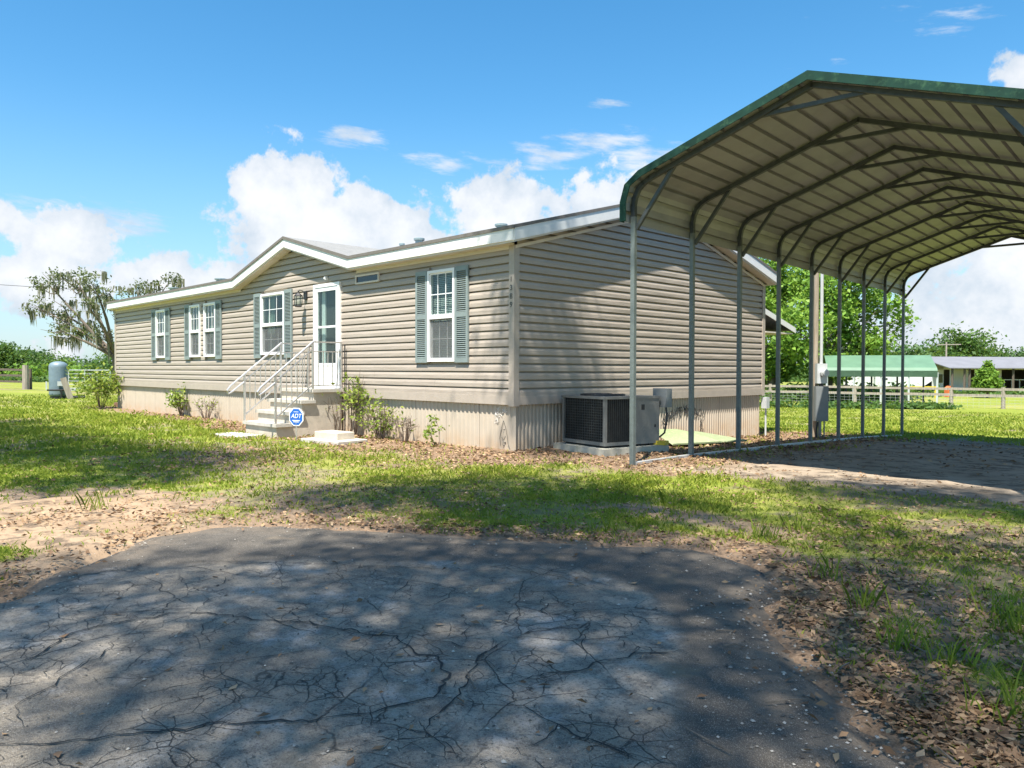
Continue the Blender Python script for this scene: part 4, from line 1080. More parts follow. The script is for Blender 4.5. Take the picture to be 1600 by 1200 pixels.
# ------------------------------------------------------------------ pressure tank and its plumbing, left
def tank():
    x, y = -27.55, .75; g = float(gz(x, y))
    r = root('pressure_tank', (x, y, g), 'blue grey pressure tank on a low frame in the left lawn', 'tank')
    MB().lathe((x, y, g), [(.30, .10), (.34, .16), (.345, .22), (.345, 1.28), (.34, 1.36), (.30, 1.44), (.20, 1.50), (.06, 1.53)], 24).build('vessel', 'tank_blue', r, smooth=True)
    MB().lathe((x, y, g), [(.30, -.05), (.30, .11)], 18).build('base_ring', 'black_metal', r)
    n = np.array((CAM[0]-x, CAM[1]-y, 0)); n /= np.linalg.norm(n); RT = np.array((-n[1], n[0], 0)); c = np.array((x, y, g))
    p = MB(); a = c+n*.45
    p.tube([tuple(a-RT*.4+np.array((0, 0, .36))), tuple(a+RT*.45+np.array((0, 0, .36)))], .035, 8); p.tube([tuple(a+RT*.1+np.array((0, 0, .36))), tuple(a+RT*.1+np.array((0, 0, .02)))], .035, 8); p.tube([tuple(a+RT*.3+np.array((0, 0, .05))), tuple(a+RT*.95+np.array((0, 0, .07)))], .06, 8)
    p.build('pipework', 'black_metal', r)
    p = MB(); p.obox(a+RT*.08+np.array((0, 0, .62)), RT*.12, n*.06, (0, 0, .09)); p.obox(a+RT*.55+np.array((0, 0, .38)), RT*.16, n*.05, (0, 0, .05)); p.obox(a-RT*.42+np.array((0, 0, .55)), RT*.03, n*.05, (0, 0, .16)); p.build('pressure_switch', 'meter_white', r)
    b = c+n*.75+RT*.32
    tag(MB().bar(tuple(b+RT*.12+np.array((0, 0, -.05))), tuple(b-RT*.16+np.array((0, 0, .86))), .22, .05, upv=tuple(n)).build('leaning_board', 'fence_wood', None, loc=tuple(b)), 'grey wooden board leaning in front of the blue pressure tank', 'board')
tank()

# ------------------------------------------------------------------ fences
def rail_fence(pts, label, h, m, rails=(1.0, .62), w=.13, rot=0, wire=False):
    r = root('rail_fence', (pts[0][0], pts[0][1], float(gz(*pts[0]))), label, 'fence')
    rr_ = random.Random(len(pts)); tops = []
    for (x, y) in pts:
        g = float(gz(x, y)); t = h*(1+rr_.uniform(-.03, .05))
        MB().tube([(x, y, g-.2), (x+rr_.uniform(-.02, .02), y, g+t)], [w*.55, w*.5], 8).build('post', m, r); tops.append((x, y, g))
    for (a, b) in zip(tops[:-1], tops[1:]):
        for q in rails:
            MB().bar((a[0], a[1]-.07, a[2]+h*q-.07+rr_.uniform(-.02, .02)), (b[0], b[1]-.07, b[2]+h*q-.07+rr_.uniform(-.02, .02)), .04, .13).build('rail', m, r)
    if wire:
        mb = MB()
        for (a, b) in zip(tops[:-1], tops[1:]):
            for k in range(1, 5): mb.bar((a[0], a[1]-.1, a[2]+k*.16), (b[0], b[1]-.1, b[2]+k*.16), .008)
            for k in range(9):
                t = k/9; mb.bar((a[0]+(b[0]-a[0])*t, a[1]+(b[1]-a[1])*t-.1, a[2]), (a[0]+(b[0]-a[0])*t, a[1]+(b[1]-a[1])*t-.1, a[2]+.7), .006)
        o = mb.build('wire_mesh', 'rail_steel', r); o['kind'] = 'stuff'
rail_fence([(-32.5+2.45*k, 34.6+(.17*2.45*k if k < 11 else .17*2.45*11+.09*2.45*(k-11))) for k in range(24)], 'weathered grey timber rail fence across the lawn behind the carport', 1.12, 'fence_wood', (1.0, .70), .2, wire=True)
lf = [(-46.6, 3.85)]
rail_fence([(-46.6-2.0*k, 3.85-1.62*k) for k in range(0, 9)], 'dark timber board fence at the far left edge of the lawn', 1.25, 'dark_wood', (1.0, .72, .42), .17)
tag(MB().tube([(-46.2, 3.5, -.5), (-46.2, 3.5, 1.42)], [.19, .17], 10).build('gate_post', 'fence_wood', None, loc=(-46.2, 3.5, 0)), 'thick round timber post left of the blue tank', 'post')
rail_fence([(-60+2.6*k, 22+.9*k) for k in range(-4, 12)], 'low dark fence far off behind the tank and metal gate', 1.2, 'dark_wood', (1.0, .6), .14)
def gate():
    a = np.array((*camp(107, 46), 0)); b = np.array((*camp(172, 44), 0)); g = float(gz(a[0], a[1]))
    r = root('tube_gate', (a[0], a[1], g), 'galvanised tubular farm gate behind the shrub left of the home', 'gate')
    f = MB(); L = b-a
    z0, z1 = g+.15, g+1.22
    f.tube([tuple(a+np.array((0, 0, z0))), tuple(a+np.array((0, 0, z1-.08))), tuple(a+L*.03+np.array((0, 0, z1))), tuple(b+np.array((0, 0, z1)))], .028, 8); f.bar(tuple(b+np.array((0, 0, z0))), tuple(b+np.array((0, 0, z1))), .05); f.bar(tuple(a+np.array((0, 0, z0))), tuple(b+np.array((0, 0, z0))), .045)
    f.build('gate_frame', 'rail_steel', r)
    for k in range(1, 5): MB().bar(tuple(a+np.array((0, 0, z0+(z1-z0)*k/5))), tuple(b+np.array((0, 0, z0+(z1-z0)*k/5))), .035).build('gate_bar', 'rail_steel', r)
    for t in (.4, .7): MB().bar(tuple(a+L*t+np.array((0, 0, z0))), tuple(a+L*t+np.array((0, 0, z1))), .04).build('gate_bar', 'rail_steel', r)
gate()
e = camp(-60, 60); q = [(e[0]+(RTH[0]*9)*t, e[1]+RTH[1]*9*t, 7.9-.55*t) for t in np.linspace(-1.5, 1.0, 8)]
tag(MB().tube(q, .02, 5).build('overhead_wire', 'black_metal', None, loc=tuple(q[0])), 'thin dark overhead wire at the left edge of the sky', 'cable')

# ------------------------------------------------------------------ neighbouring carport, trailers, barn
def frame2(px, depth, ang):
    o = np.array((*camp(px, depth), 0)); g = float(gz(o[0], o[1])); o[2] = g
    c, s = math.cos(ang), math.sin(ang)
    ex = RTH*c+FWH*s; ey = -RTH*s+FWH*c
    return o, (lambda u, v, z: tuple(o+ex*u+ey*v+np.array((0, 0, z)))), ex, ey
def green_carport():
    o, P, ex, ey = frame2(1465, 45, -.30)
    r = root('green_carport', tuple(o), 'low green metal carport beyond the rail fence', 'carport')
    L, Wd, ze, zr = 6.0, 3.9, 1.95, 2.95
    prof = [(0, ze-.28), (0, ze+.06), (.18, ze+.24), (Wd/2, zr), (Wd-.18, ze+.24), (Wd, ze+.06), (Wd, ze-.28)]
    for i in range(len(prof)-1):
        (v0, a), (v1, b) = prof[i], prof[i+1]
        MB().prism([P(.0, v0, a), P(.0, v1, b), P(-L, v1, b), P(-L, v0, a)], (0, 0, .03)).build('roof_panel', 'far_green_roof', r)
    MB().prism([P(.0, .06, ze-.25), P(.0, .06, ze+.06), P(0, Wd/2, zr-.04), P(.0, Wd-.06, ze+.06), P(.0, Wd-.06, ze-.25), P(0, Wd-.3, ze+.1), P(0, Wd/2, zr-.4), P(0, .3, ze+.1)], tuple(-ex*.04)).build('gable_trim', 'far_green_roof', r)
    for k in range(5):
        u = -L*k/4
        for v in (.06, Wd-.06): MB().bar(P(u, v, -.1), P(u, v, ze), .09).build('post', 'meter_white' if v < 1 else 'frame_steel', r)
green_carport()
def trailer(px, depth, ang, L, name, label, slant):
    o, P, ex, ey = frame2(px, depth, ang)
    r = root(name, tuple(o), label, 'trailer')
    b = MB(); pr = [(0, .55), (0, 3.0), (L*.9, 3.0), (L, 2.5), (L, 1.2), (L*(.8 if slant else .99), .55)]
    b.prism([P(u, 0, z) for u, z in pr], tuple(ey*2.4)); b.build('body', 'barn_white', r)
    for u0, u1, z0, z1 in ((.5, 1.0, 1.7, 2.15), (1.7, 2.3, 1.7, 2.15), (L*.7, L*.7+.5, 1.75, 2.15), (.45, .95, 1.25, 1.4)):
        MB().prism([P(u0, -.02, z0), P(u1, -.02, z0), P(u1, -.02, z1), P(u0, -.02, z1)], tuple(ey*.015)).build('window', 'dark_glass', r)
    MB().prism([P(1.15, -.02, .7), P(1.6, -.02, .7), P(1.6, -.02, 2.3), P(1.15, -.02, 2.3)], tuple(ey*.012)).build('door', 'meter_white', r)
    for u in (L*.45, L*.58): MB().tube([P(u, -.05, .34), P(u, .25, .34)], .34, 14).build('wheel', 'rubber', r)
trailer(1318, 68, -.5, 5.0, 'travel_trailer', 'white travel trailer with small dark windows under the green carport roof line', False)
trailer(1368, 66, -.25, 4.4, 'travel_trailer', 'white trailer with slanted nose right of the other white trailer', True)
def barn():
    o, P, ex, ey = frame2(1468, 72, .10)
    r = root('barn', tuple(o), 'long white open barn with grey metal roof behind the rail fence', 'barn')
    L = 30; ze, zr = 2.25, 3.35
    MB().prism([P(-.3, -1.8, ze), P(-.3, 3.2, zr), P(L, 3.2, zr), P(L, -1.8, ze)], (0, 0, .07)).build('roof', 'barn_roof', r)
    MB().prism([P(-.3, 8.2, ze), P(-.3, 3.2, zr), P(L, 3.2, zr), P(L, 8.2, ze)], (0, 0, .07)).build('roof', 'barn_roof', r)
    for a, b in ((0, 1.1), (1.8, 3.6), (4.3, 7.0), (10.5, 16), (19, L)):
        MB().prism([P(a, 1.0, -.1), P(b, 1.0, -.1), P(b, 1.0, ze+.55), P(a, 1.0, ze+.55)], tuple(ey*.12)).build('wall', 'barn_white', r)
    MB().prism([P(0, 1.0, ze-.1), P(L, 1.0, ze-.1), P(L, 1.0, ze+.5), P(0, 1.0, ze+.5)], tuple(ey*.10)).build('wall_band', 'barn_white', r)
    MB().prism([P(0, 5.5, -.1), P(L, 5.5, -.1), P(L, 5.5, ze+.2), P(0, 5.5, ze+.2)], tuple(ey*.12)).build('back_wall', 'dark_wood', r)
    for u in (.2, 1.4, 1.9, 3.9, 4.4, 6.2, 8.2, 10.4, 13, 16, 19, 22, 26): MB().bar(P(u, -1.5, -.1), P(u, -1.5, ze+.02), .16).build('post', 'dark_wood', r)
    w = MB().prism([P(.55, .97, .9), P(1.0, .97, .9), P(1.0, .97, 1.7), P(.55, .97, 1.7)], tuple(ey*.02)).build('window', 'dark_glass', r)
    for k in range(4): MB().bar(P(7.2+.8*k, .9, 0), P(7.2+.8*k, .9, 1.2), .08).build('stall_bar', 'meter_white', r)
    MB().bar(P(7.1, .9, 1.2), P(10.4, .9, 1.2), .08).build('stall_bar', 'meter_white', r)
barn()
o_, P_, ex_, ey_ = frame2(1481, 60, .2)
b = MB(); b.prism([P_(0, 0, .0), P_(.42, 0, 0), P_(.45, 0, .5), P_(.25, 0, .85), P_(.05, 0, .7)], tuple(ey_*.4)); tag(b.build('utility_cart', 'orange_paint', None, loc=tuple(o_)), 'small orange machine parked beside the white barn', 'machine')
o_, P_, ex_, ey_ = frame2(1415, 58, 0.1)
b = MB(); b.bar(P_(0, 0, .75), P_(2.6, 0, .75), .12, .22); b.bar(P_(.2, 0, 0), P_(.2, 0, .8), .1); b.bar(P_(2.4, 0, 0), P_(2.4, 0, .8), .1); tag(b.build('yellow_barrier', 'yellow_paint', None, loc=tuple(o_)), 'low yellow bar on posts beyond the fence under the green carport', 'barrier')
o_, P_, ex_, ey_ = frame2(1478, 85, 0.0)
b = MB(); b.tube([P_(0, 0, 0), P_(0, 0, 5.2)], .09, 6); b.bar(P_(-1.0, 0, 4.9), P_(1.6, 0, 4.95), .1); tag(b.build('utility_pole', 'fence_wood', None, loc=tuple(o_)), 'distant utility pole with crossarm above the green carport', 'pole')

# ================================================================== trees
def crown_pts(blobs, per, spread, r, shell=.55):
    out_ = []
    for (x, y, z, rx, rz, dens) in blobs:
        n = max(3, int(per*rx*rx*dens))
        d = r.normal(size=(n, 3)); d /= np.linalg.norm(d, axis=1)[:, None]
        rad = (shell+(1-shell)*r.random(n))[:, None]
        c = np.array((x, y, z))+d*rad*np.array((rx, rx, rz))
        out_.append(c)
    return np.concatenate(out_)
def tree(name, loc, blobs, label, lm, leaf=.22, per=26, nleaf=26, cl=.35, trunk_h=None, tr=.25, group=None, seed=1, moss=0, limb=.09, cat='tree', asp=.55, limbs=True):
    """blobs are (dx,dy,z,rx,rz,dens) relative to the trunk's foot"""
    r = np.random.default_rng(seed); rp = random.Random(seed)
    t = root(name, loc, label, cat, group)
    B = [(loc[0]+b[0], loc[1]+b[1], loc[2]+b[2], b[3], b[4], b[5]) for b in blobs]
    cc = crown_pts(B, per, 0, r)
    C = np.repeat(cc, nleaf, 0)+r.normal(size=(len(cc)*nleaf, 3))*cl*np.array((1, 1, .7))
    sz = leaf*(.6+.8*r.random(len(C)))
    V = leaf_quads(C, sz, asp, .25, seed)
    rnd = np.clip(np.repeat(r.random(len(cc)), nleaf)*.55+.45*r.random(len(C)), 0, 1)
    np_mesh('crown', V, 4, lm, rnd, t)
    top = max(b[2] for b in blobs); th = trunk_h or top*.35
    m = MB(); base = np.array(loc, float)
    m.tube([base+np.array((0, 0, -.3)), base+np.array((0, 0, .25)), base+np.array((.08, .05, th*.6)), base+np.array((0, 0, th))], [tr*1.5, tr*1.05, tr*.9, tr*.75], 10)
    if limbs:
        for b in B:
            e = np.array(b[:3]); s = base+np.array((0, 0, th*(.8+.2*rp.random())))
            mid = (s+e)/2+np.array((rp.uniform(-.4, .4), rp.uniform(-.4, .4), rp.uniform(-.1, .5)))*b[3]*.5
            k = limb*max(.5, b[3]/2)
            m.tube([s, mid, e], [k*1.3, k, k*.3], 7)
            for q in range(4):
                d = np.array((rp.gauss(0, 1), rp.gauss(0, 1), rp.gauss(.1, .6))); d /= np.linalg.norm(d)
                m.tube([mid*(.3)+e*.7, e*.75+mid*.25+d*b[3]*.45, e+d*b[3]*.85*np.array((1, 1, b[4]/b[3]))], [k*.5, k*.35, k*.12], 5)
    m.build('trunk', 'bark', t)
    if moss:
        n = moss; idx = r.integers(0, len(cc), n); top_ = cc[idx]+r.normal(size=(n, 3))*.25; L = .4+1.3*r.random(n)**2
        parts = []
        K = 7
        for k in range(K):
            p = top_+r.normal(size=(n, 3))*np.array((.16, .16, .08)); w = .05+.05*r.random(n); a = r.random(n)*PI
            dx = np.stack([np.cos(a)*w, np.sin(a)*w, 0*a], 1); bt = p+np.stack([r.normal(size=n)*.08, r.normal(size=n)*.08, -L*(.5+.5*r.random(n))], 1)
            parts.append(np.stack([p-dx, p+dx, (p*.3+bt*.7)+dx*.7, bt], 1).reshape(-1, 3))
        V = np.concatenate(parts); o = np_mesh('moss', V, 4, 'moss', r.random(len(V)//4), t); o['kind'] = 'stuff'
    return t
def ptree(name, px, depth, blobs, label, lm, **k):
    """blobs given as (px, py, depth offset, radius px, height radius px, dens), turned to metres at the tree's own depth"""
    x, y = camp(px, depth); g = float(gz(x, y)); L = []
    for (bx, by, dd, rx, rz, de) in blobs:
        D = depth+dd; w = CAM+RTH*((bx-800)/FPX*D)+FWH*D; z = CAM[2]+(578-by)/FPX*D-g
        L.append((w[0]-x, w[1]-y, z, rx/FPX*D, rz/FPX*D, de))
    return tree(name, (x, y, g), L, label, lm, **k)

# live oak hung with moss, left
ptree('live_oak', 182, 60, [(75, 445, 0, 30, 18, 1), (120, 440, 2, 34, 18, 1), (150, 450, -2, 32, 18, 1), (55, 480, 1, 22, 16, 1), (95, 490, 3, 34, 22, .9), (140, 485, -3, 30, 20, .8), (185, 470, 2, 32, 22, .8), (110, 525, 0, 30, 16, 1), (85, 515, -2, 22, 16, .8), (145, 520, 2, 32, 14, 1), (165, 530, -1, 20, 14, .8), (220, 455, 1, 30, 14, .8), (262, 447, 2, 26, 14, 1), (200, 500, 4, 30, 22, .8), (240, 480, 0, 30, 20, .8)],
      'spreading live oak hung with grey moss behind the left end of the home', 'leaf_oak', leaf=.22, per=4.2, nleaf=30, cl=.27, trunk_h=2.6, tr=.42, seed=3, moss=130, limb=.14)
# bright trees behind the carport, right
ptree('shade_tree', 1290, 52, [(1290, 470, 0, 46, 40, 1), (1250, 520, -2, 44, 40, 1), (1310, 540, 1, 44, 36, 1), (1345, 480, 2, 36, 34, 1), (1380, 470, 0, 26, 26, .6), (1405, 495, 1, 20, 16, .5), (1330, 430, 0, 34, 28, 1), (1270, 440, 2, 34, 30, 1), (1360, 540, 0, 30, 26, .7), (1395, 515, 2, 14, 12, .5), (1300, 575, 0, 40, 20, .8)],
      'large bright green shade tree behind the carport posts', 'leaf_bright', leaf=.34, per=17, nleaf=30, cl=.42, trunk_h=2.2, tr=.4, seed=5)
ptree('shade_tree', 1205, 56, [(1205, 420, 0, 30, 22, 1), (1225, 450, 1, 34, 30, 1), (1180, 470, 0, 46, 36, 1), (1215, 510, -1, 40, 36, 1), (1225, 560, 0, 36, 32, 1), (1195, 575, 1, 40, 24, 1), (1150, 500, 2, 40, 40, 1)],
      'tall green tree beside the rear corner of the home', 'leaf_bright', leaf=.34, per=17, nleaf=30, cl=.42, trunk_h=2.5, tr=.38, seed=6)
far = [('broad green tree behind the green carport roof', 1440, 100, 24, 26, 7), ('tall rounded tree on the skyline left of the grey barn roof', 1503, 112, 40, 40, 8), ('small pale green tree between shade tree and green carport', 1412, 92, 24, 30, 9), ('dark spreading tree above the grey barn roof', 1465, 118, 30, 30, 10), ('olive tree low on the skyline at the right edge', 1570, 130, 34, 22, 11), ('round tree behind the barn roof right of centre', 1535, 124, 30, 26, 12), ('wide low tree past the right edge of the barn', 1630, 128, 44, 26, 13), ('green tree filling the gap under the shade tree', 1350, 88, 40, 30, 14)]
for lab, px, dep, rx, ry, sd_ in far:
    cy = {1503: 552, 1465: 556}.get(px, 564); q = random.Random(sd_)
    bl = [(px+q.uniform(-.7, .7)*rx, cy+q.uniform(-.5, .5)*ry, q.uniform(-3, 3), rx*.55, ry*.48, 1) for _ in range(6)]+[(px, cy, 0, rx*.6, ry*.6, 1), (px+q.uniform(-.5, .5)*rx, 585, 0, rx*.7, 16, 1)]
    ptree('far_tree', px, dep, bl, lab, 'leaf_far' if sd_ % 2 else 'leaf_mid', leaf=.55, per=4.2, nleaf=22, cl=.75, tr=.3, seed=sd_, group='trees on the right skyline')
lefts = [(8, 170, 46, 36, 'tall dark tree at the far left end of the tree line'), (52, 185, 34, 30, 'dark tree second from the left in the tree line'), (88, 160, 24, 20, 'mid green tree behind the blue tank'), (122, 175, 30, 22, 'dark tree behind the oak in the left tree line'), (150, 120, 22, 22, 'round green tree right of the blue tank'), (176, 150, 26, 30, 'tree line crown beside the left wall of the home'), (40, 120, 22, 13, 'lower bright tree in front of the left tree line'), (108, 112, 15, 15, 'small bright tree just right of the blue tank'), (-40, 170, 56, 36, 'tree just outside the left edge of the tree line')]
for k, (px, dep, rx, ry, lab) in enumerate(lefts):
    q = random.Random(k+50); cy = {36: 571, 30: 573, 22: 578, 20: 580}.get(ry, 585)
    bl = [(px+q.uniform(-.7, .7)*rx, cy+q.uniform(-.45, .45)*ry, q.uniform(-3, 3), rx*.5, ry*.5, 1) for _ in range(6)]+[(px, cy+8, 0, rx*.6, ry*.6, 1)]
    ptree('far_tree', px, dep, bl, lab, 'leaf_bright' if ry < 16 else ('leaf_far' if k % 2 else 'leaf_mid'), leaf=.6, per=3.4, nleaf=22, cl=.85, tr=.3, seed=70+k, group='trees in the left tree line')
# small conifer by the barn
ptree('young_cypress', 1543, 58, [(1543, 600, 0, 19, 10, 1.6), (1543, 590, 0, 17, 9, 1.6), (1542, 581, 0, 12, 8, 1.6), (1543, 573, 0, 7, 7, 1.6), (1543, 566, 0, 3, 5, 2)], 'young bright green cypress in front of the barn', 'leaf_bright', leaf=.22, per=120, nleaf=20, cl=.13, trunk_h=1.2, tr=.07, seed=21, limbs=False)
# low scrub beyond the fences (reads as one mass)
def scrub():
    r = np.random.default_rng(9); pts = []
    for (p0, p1, d0, d1, h, n) in ((1190, 1420, 48, 62, .9, 170), (1195, 1500, 39, 41, .35, 70), (-80, 180, 90, 120, .5, 120), (1400, 1700, 60, 70, .5, 60), (-80, 180, 170, 190, 1.6, 160), (1200, 1750, 130, 170, 3.5, 500), (180, 900, 170, 220, 3.2, 300)):
        px = p0+(p1-p0)*r.random(n); D = d0+(d1-d0)*r.random(n)
        for a, b in zip(px, D):
            x, y = camp(a, b); pts.append((x, y, float(gz(x, y))+h*.5*r.random(), h, b))
    P = np.array(pts); C = np.repeat(P[:, :3], 40, 0)+r.normal(size=(len(P)*40, 3))*np.repeat(P[:, 3], 40)[:, None]*np.array((.7, .7, .33))
    V = leaf_quads(C, np.repeat(P[:, 4]*.0055, 40), .6, .2, 4)
    o = np_mesh('scrub', V, 4, 'leaf_mid', r.random(len(C))); tag(o, 'low green scrub and weeds growing beyond the fences', 'scrub', kind='stuff')
scrub()
# shade oaks behind and beside the camera, outside the picture: their shadows lie over the drive and lawn
def shade(gx, gy, h, rx, rz=.9, de=1.0):
    h = h*1.62
    return (gx+SUN[0]/SUN[2]*h, gy+SUN[1]/SUN[2]*h, h, rx, rz, de)
def shade_oak(base, sh, label, seed, leaf=.112):
    L = [(a[0]-base[0], a[1]-base[1], a[2], a[3], a[4], a[5]) for a in sh]
    tree('live_oak', (base[0], base[1], 0), L, label, 'leaf_mid', leaf=leaf, per=62, nleaf=26, cl=.32, trunk_h=7.0, tr=.45, seed=seed, limb=.045)
shade_oak((10.2, -13.5), [shade(2.6, -2.7, 8.2, 1.25, .9, 1.9), shade(3.7, -2.6, 8.6, 1.15, .9, 1.9), shade(1.7, -3.7, 8.4, .8, .7, 1.9), shade(4.3, -4.3, 8, 1.3), shade(5.3, -5.4, 8, 1.4), shade(4.3, -6.2, 8.5, 1.3), shade(6.2, -4.2, 8.2, 1.35), shade(6.4, -6.6, 7.6, 1.5), shade(6.9, -2.6, 8.6, 1.3), shade(8.2, -4.6, 8, 1.6), shade(3.3, -7.4, 8.2, 1.2), shade(8.4, -1.6, 9, 1.4), shade(5.6, -1.7, 9.2, .8, .7, .8), shade(7.6, -8.5, 8, 1.8), shade(5.0, .1, 9, .9, .7, 1.9), shade(6.4, .5, 9, 1.1, .8, 1.9), shade(7.8, .6, 9, 1.2, .9, 1.9), shade(9.5, -.2, 9, 1.5),
    (2.54, -3.98, 13.2, .85, .8, 1.8), (3.34, -4.98, 13.9, .7, .6, 1.5), (3.9, -3.9, 13.1, .6, .5, 1.8)], 'big live oak behind the camera shading the driveway', 31)
shade_oak((-1.5, -15.0), [shade(-2.4, -3.9, 8.4, 1.2, .9, 1.25), shade(-3.6, -4.2, 8.0, 1.3, .9, 1.25), shade(-5.2, -4.6, 8.2, 1.35, .9, 1.25), shade(-7.2, -5.0, 8.2, 1.5, .9, 1.25), shade(-1.4, -4.9, 8.0, 1.0, .9, 1.25), shade(-9.5, -4.6, 8.5, 1.4, .9, 1.25), shade(-12, -4.6, 8.5, 1.5, .9, 1.25), shade(-4.4, -6.4, 8, 1.6, .9, 1.25), shade(-7.5, -7.2, 8, 1.8, .9, 1.25), shade(-.9, -5.6, 7.6, .6, .6, 1.25)], 'live oak left of the camera shading the lawn', 32)

# ================================================================== shrubs along the wall
def shrub(px, py, h, w, label, seed, lm='leaf_shrub', n=90, leaf=.07, stems=6, lean=(0, 0), low=.35, z=.0, bare=0):
    p = pxg(px, py, z); x, y = float(p[0]), float(p[1]); g = float(gz(x, y)); y = min(y, -.12) if x < 0 else y
    r = random.Random(seed); t = root('shrub', (x, y, g), label, 'shrub', 'shrubs along the front wall')
    st = MB(); C = []
    for k in range(stems+bare):
        a = r.random()*2*PI; q = w*.5*r.random()**.6; hh = h*(.65+.35*r.random())
        tip = np.array((x+q*math.cos(a)+lean[0]*hh, min(y+q*math.sin(a)+lean[1]*hh, -.06) if x < 0 else y+q*math.sin(a), g+hh))
        b0 = np.array((x+.04*math.cos(a), y+.04*math.sin(a), g-.05)); mid = b0*.5+tip*.5+np.array((r.uniform(-.05, .05), r.uniform(-.05, .05), .04))
        st.tube([b0, mid, tip], [.009, .006, .003], 5)
        for j in range(4):
            d = np.array((r.gauss(0, 1), r.gauss(0, 1), r.gauss(.3, .5))); d = d/np.linalg.norm(d)*.18*w/.5
            m0 = mid*(1-j/5)+tip*j/5; st.tube([m0, m0+d], [.004, .002], 4)
            if k < stems:
                for _ in range(max(1, n//stems//4)): C.append(m0+d*r.uniform(.4, 1.2)+np.array((r.gauss(0, .05), r.gauss(0, .05), r.gauss(0, .05)))*w/.5)
    st.build('stems', 'twig', t)
    if C:
        C = np.array(C); C[:, 1] = np.minimum(C[:, 1], -.05) if x < 0 else C[:, 1]
        V = leaf_quads(C, leaf*(.7+.6*np.random.default_rng(seed).random(len(C))), .5, .2, seed); np_mesh('foliage', V, 4, lm, np.random.default_rng(seed+1).random(len(C)), t)
shrub(158, 638, 1.25, 1.15, 'round leafy green bush at the far left corner of the home', 1, n=900, leaf=.13, stems=14)
shrub(290, 650, .75, .55, 'small upright green shrub below the left windows', 2, n=420, leaf=.09, stems=9)
shrub(322, 656, .55, .6, 'dry twiggy shrub right of the small green shrub', 3, n=50, stems=4, bare=10)
shrub(497, 677, .62, .7, 'sparse yellow green shrub right of the yard sign', 4, n=260, stems=8, bare=6)
shrub(557, 681, 1.25, .62, 'tall thin leafy shrub against the wall right of the steps', 5, n=300, leaf=.085, stems=8, bare=5)
shrub(530, 678, .85, .5, 'bare twiggy shrub behind the concrete block', 6, n=10, stems=2, bare=12)
shrub(598, 687, .62, .85, 'bushy yellow green shrub with grey stems below the siding', 7, n=420, stems=11, bare=8)
shrub(632, 692, .5, .45, 'withered bare shrub right of the bushy one', 8, n=14, stems=2, bare=12)
shrub(683, 700, .5, .35, 'small leaning seedling nearest the corner of the home', 9, n=110, stems=3, lean=(-.65, .1))

# ================================================================== grass and fallen leaves
def polar(n, r0, r1, a0, a1, pw, rg):
    u = rg.random(n); rr = r0*(r1/r0)**u if pw == 2 else (r0+(r1-r0)*u)
    a = a0+(a1-a0)*rg.random(n)
    d = np.sin(YAW+a), np.cos(YAW+a)
    return CAM[0]+rr*d[0], CAM[1]+rr*d[1], rr
def grass():
    rg = np.random.default_rng(12); N = 640000
    x, y, rr = polar(N, 2.6, 42, -.80, .80, 2, rg)
    g, s, l, e, _ = masks(x, y)
    ins = (x > -HL-.02) & (x < .0) & (y > -.03) & (y < HW+.02)
    steps_ = (x > -5.97) & (x < -4.6) & (y > -1.45) & (y < 0)
    clump = sstep(fbm(x*2.3+3, y*2.3+8), .36, .6)
    acp = (x > .05) & (x < 1.4) & (y > .45) & (y < 2.1)
    keep = (rg.random(N) < np.where(e < .04, .0, np.clip(g*(.25+.75*clump)+.015*(1-s), 0, 1))) & ~ins & ~steps_ & ~acp
    x, y, rr = x[keep], y[keep], rr[keep]; n = len(x)
    z = gz(x, y)+(fbm(x*1.7, y*1.7)-.5)*.05-.01
    tall = .6+.9*fbm(x*.9+20, y*.9)
    h = (.020+.034*rg.random(n))*tall*np.clip(rr/9, .9, 1.7); w = (.0035+.003*rg.random(n))*np.clip(rr/6, .8, 4)
    a = rg.random(n)*2*PI; ln = .3+.9*rg.random(n); b = rg.random(n)*2*PI
    dx = np.stack([np.cos(a)*w, np.sin(a)*w, 0*a], 1); le = np.stack([np.cos(b)*h*ln, np.sin(b)*h*ln, 0*a], 1); P = np.stack([x, y, z], 1); U = np.stack([0*x, 0*x, h], 1)
    V = np.stack([P-dx, P+dx, P+U*.62+le*.42+dx*.8, P+U+le, P+U*.62+le*.42-dx*.8], 1).reshape(-1, 3)
    rnd = np.clip(.30+.5*(fbm(x*.5, y*.5)-.5)+.5*rg.random(n)**1.5, 0, 1)
    tag(np_mesh('lawn_grass', V, 5, 'grass', rnd), 'short patchy lawn grass around the home and driveway', 'grass', kind='stuff')
    # taller weeds
    rg = np.random.default_rng(14); L = []
    spots = [tuple(pxg(px, py)[:2]) for px, py in ((950, 830), (1195, 840), (1245, 830), (1580, 985), (1490, 1040), (1405, 1010), (1560, 960), (1585, 1120), (150, 795), (1050, 790), (1300, 905), (1350, 950))]
    for (x, y) in spots:
        for k in range(26): L.append((x+rg.normal()*.05, y+rg.normal()*.05, .08+.13*rg.random()))
    L = np.array(L); n = len(L); a = rg.random(n)*2*PI; h = L[:, 2]; w = .004; dx = np.stack([np.cos(a)*w, np.sin(a)*w, 0*a], 1); b = rg.random(n)*2*PI
    le = np.stack([np.cos(b)*h*.5, np.sin(b)*h*.5, 0*a], 1); P = np.stack([L[:, 0], L[:, 1], 0*h-.01], 1); U = np.stack([0*h, 0*h, h], 1)
    V = np.stack([P-dx, P+dx, P+U*.62+le*.42+dx*.8, P+U+le, P+U*.62+le*.42-dx*.8], 1).reshape(-1, 3)
    tag(np_mesh('weeds', V, 5, 'grass', .2+.4*rg.random(n)), 'tufts of taller grass at the driveway edge', 'weeds', kind='stuff')
grass()
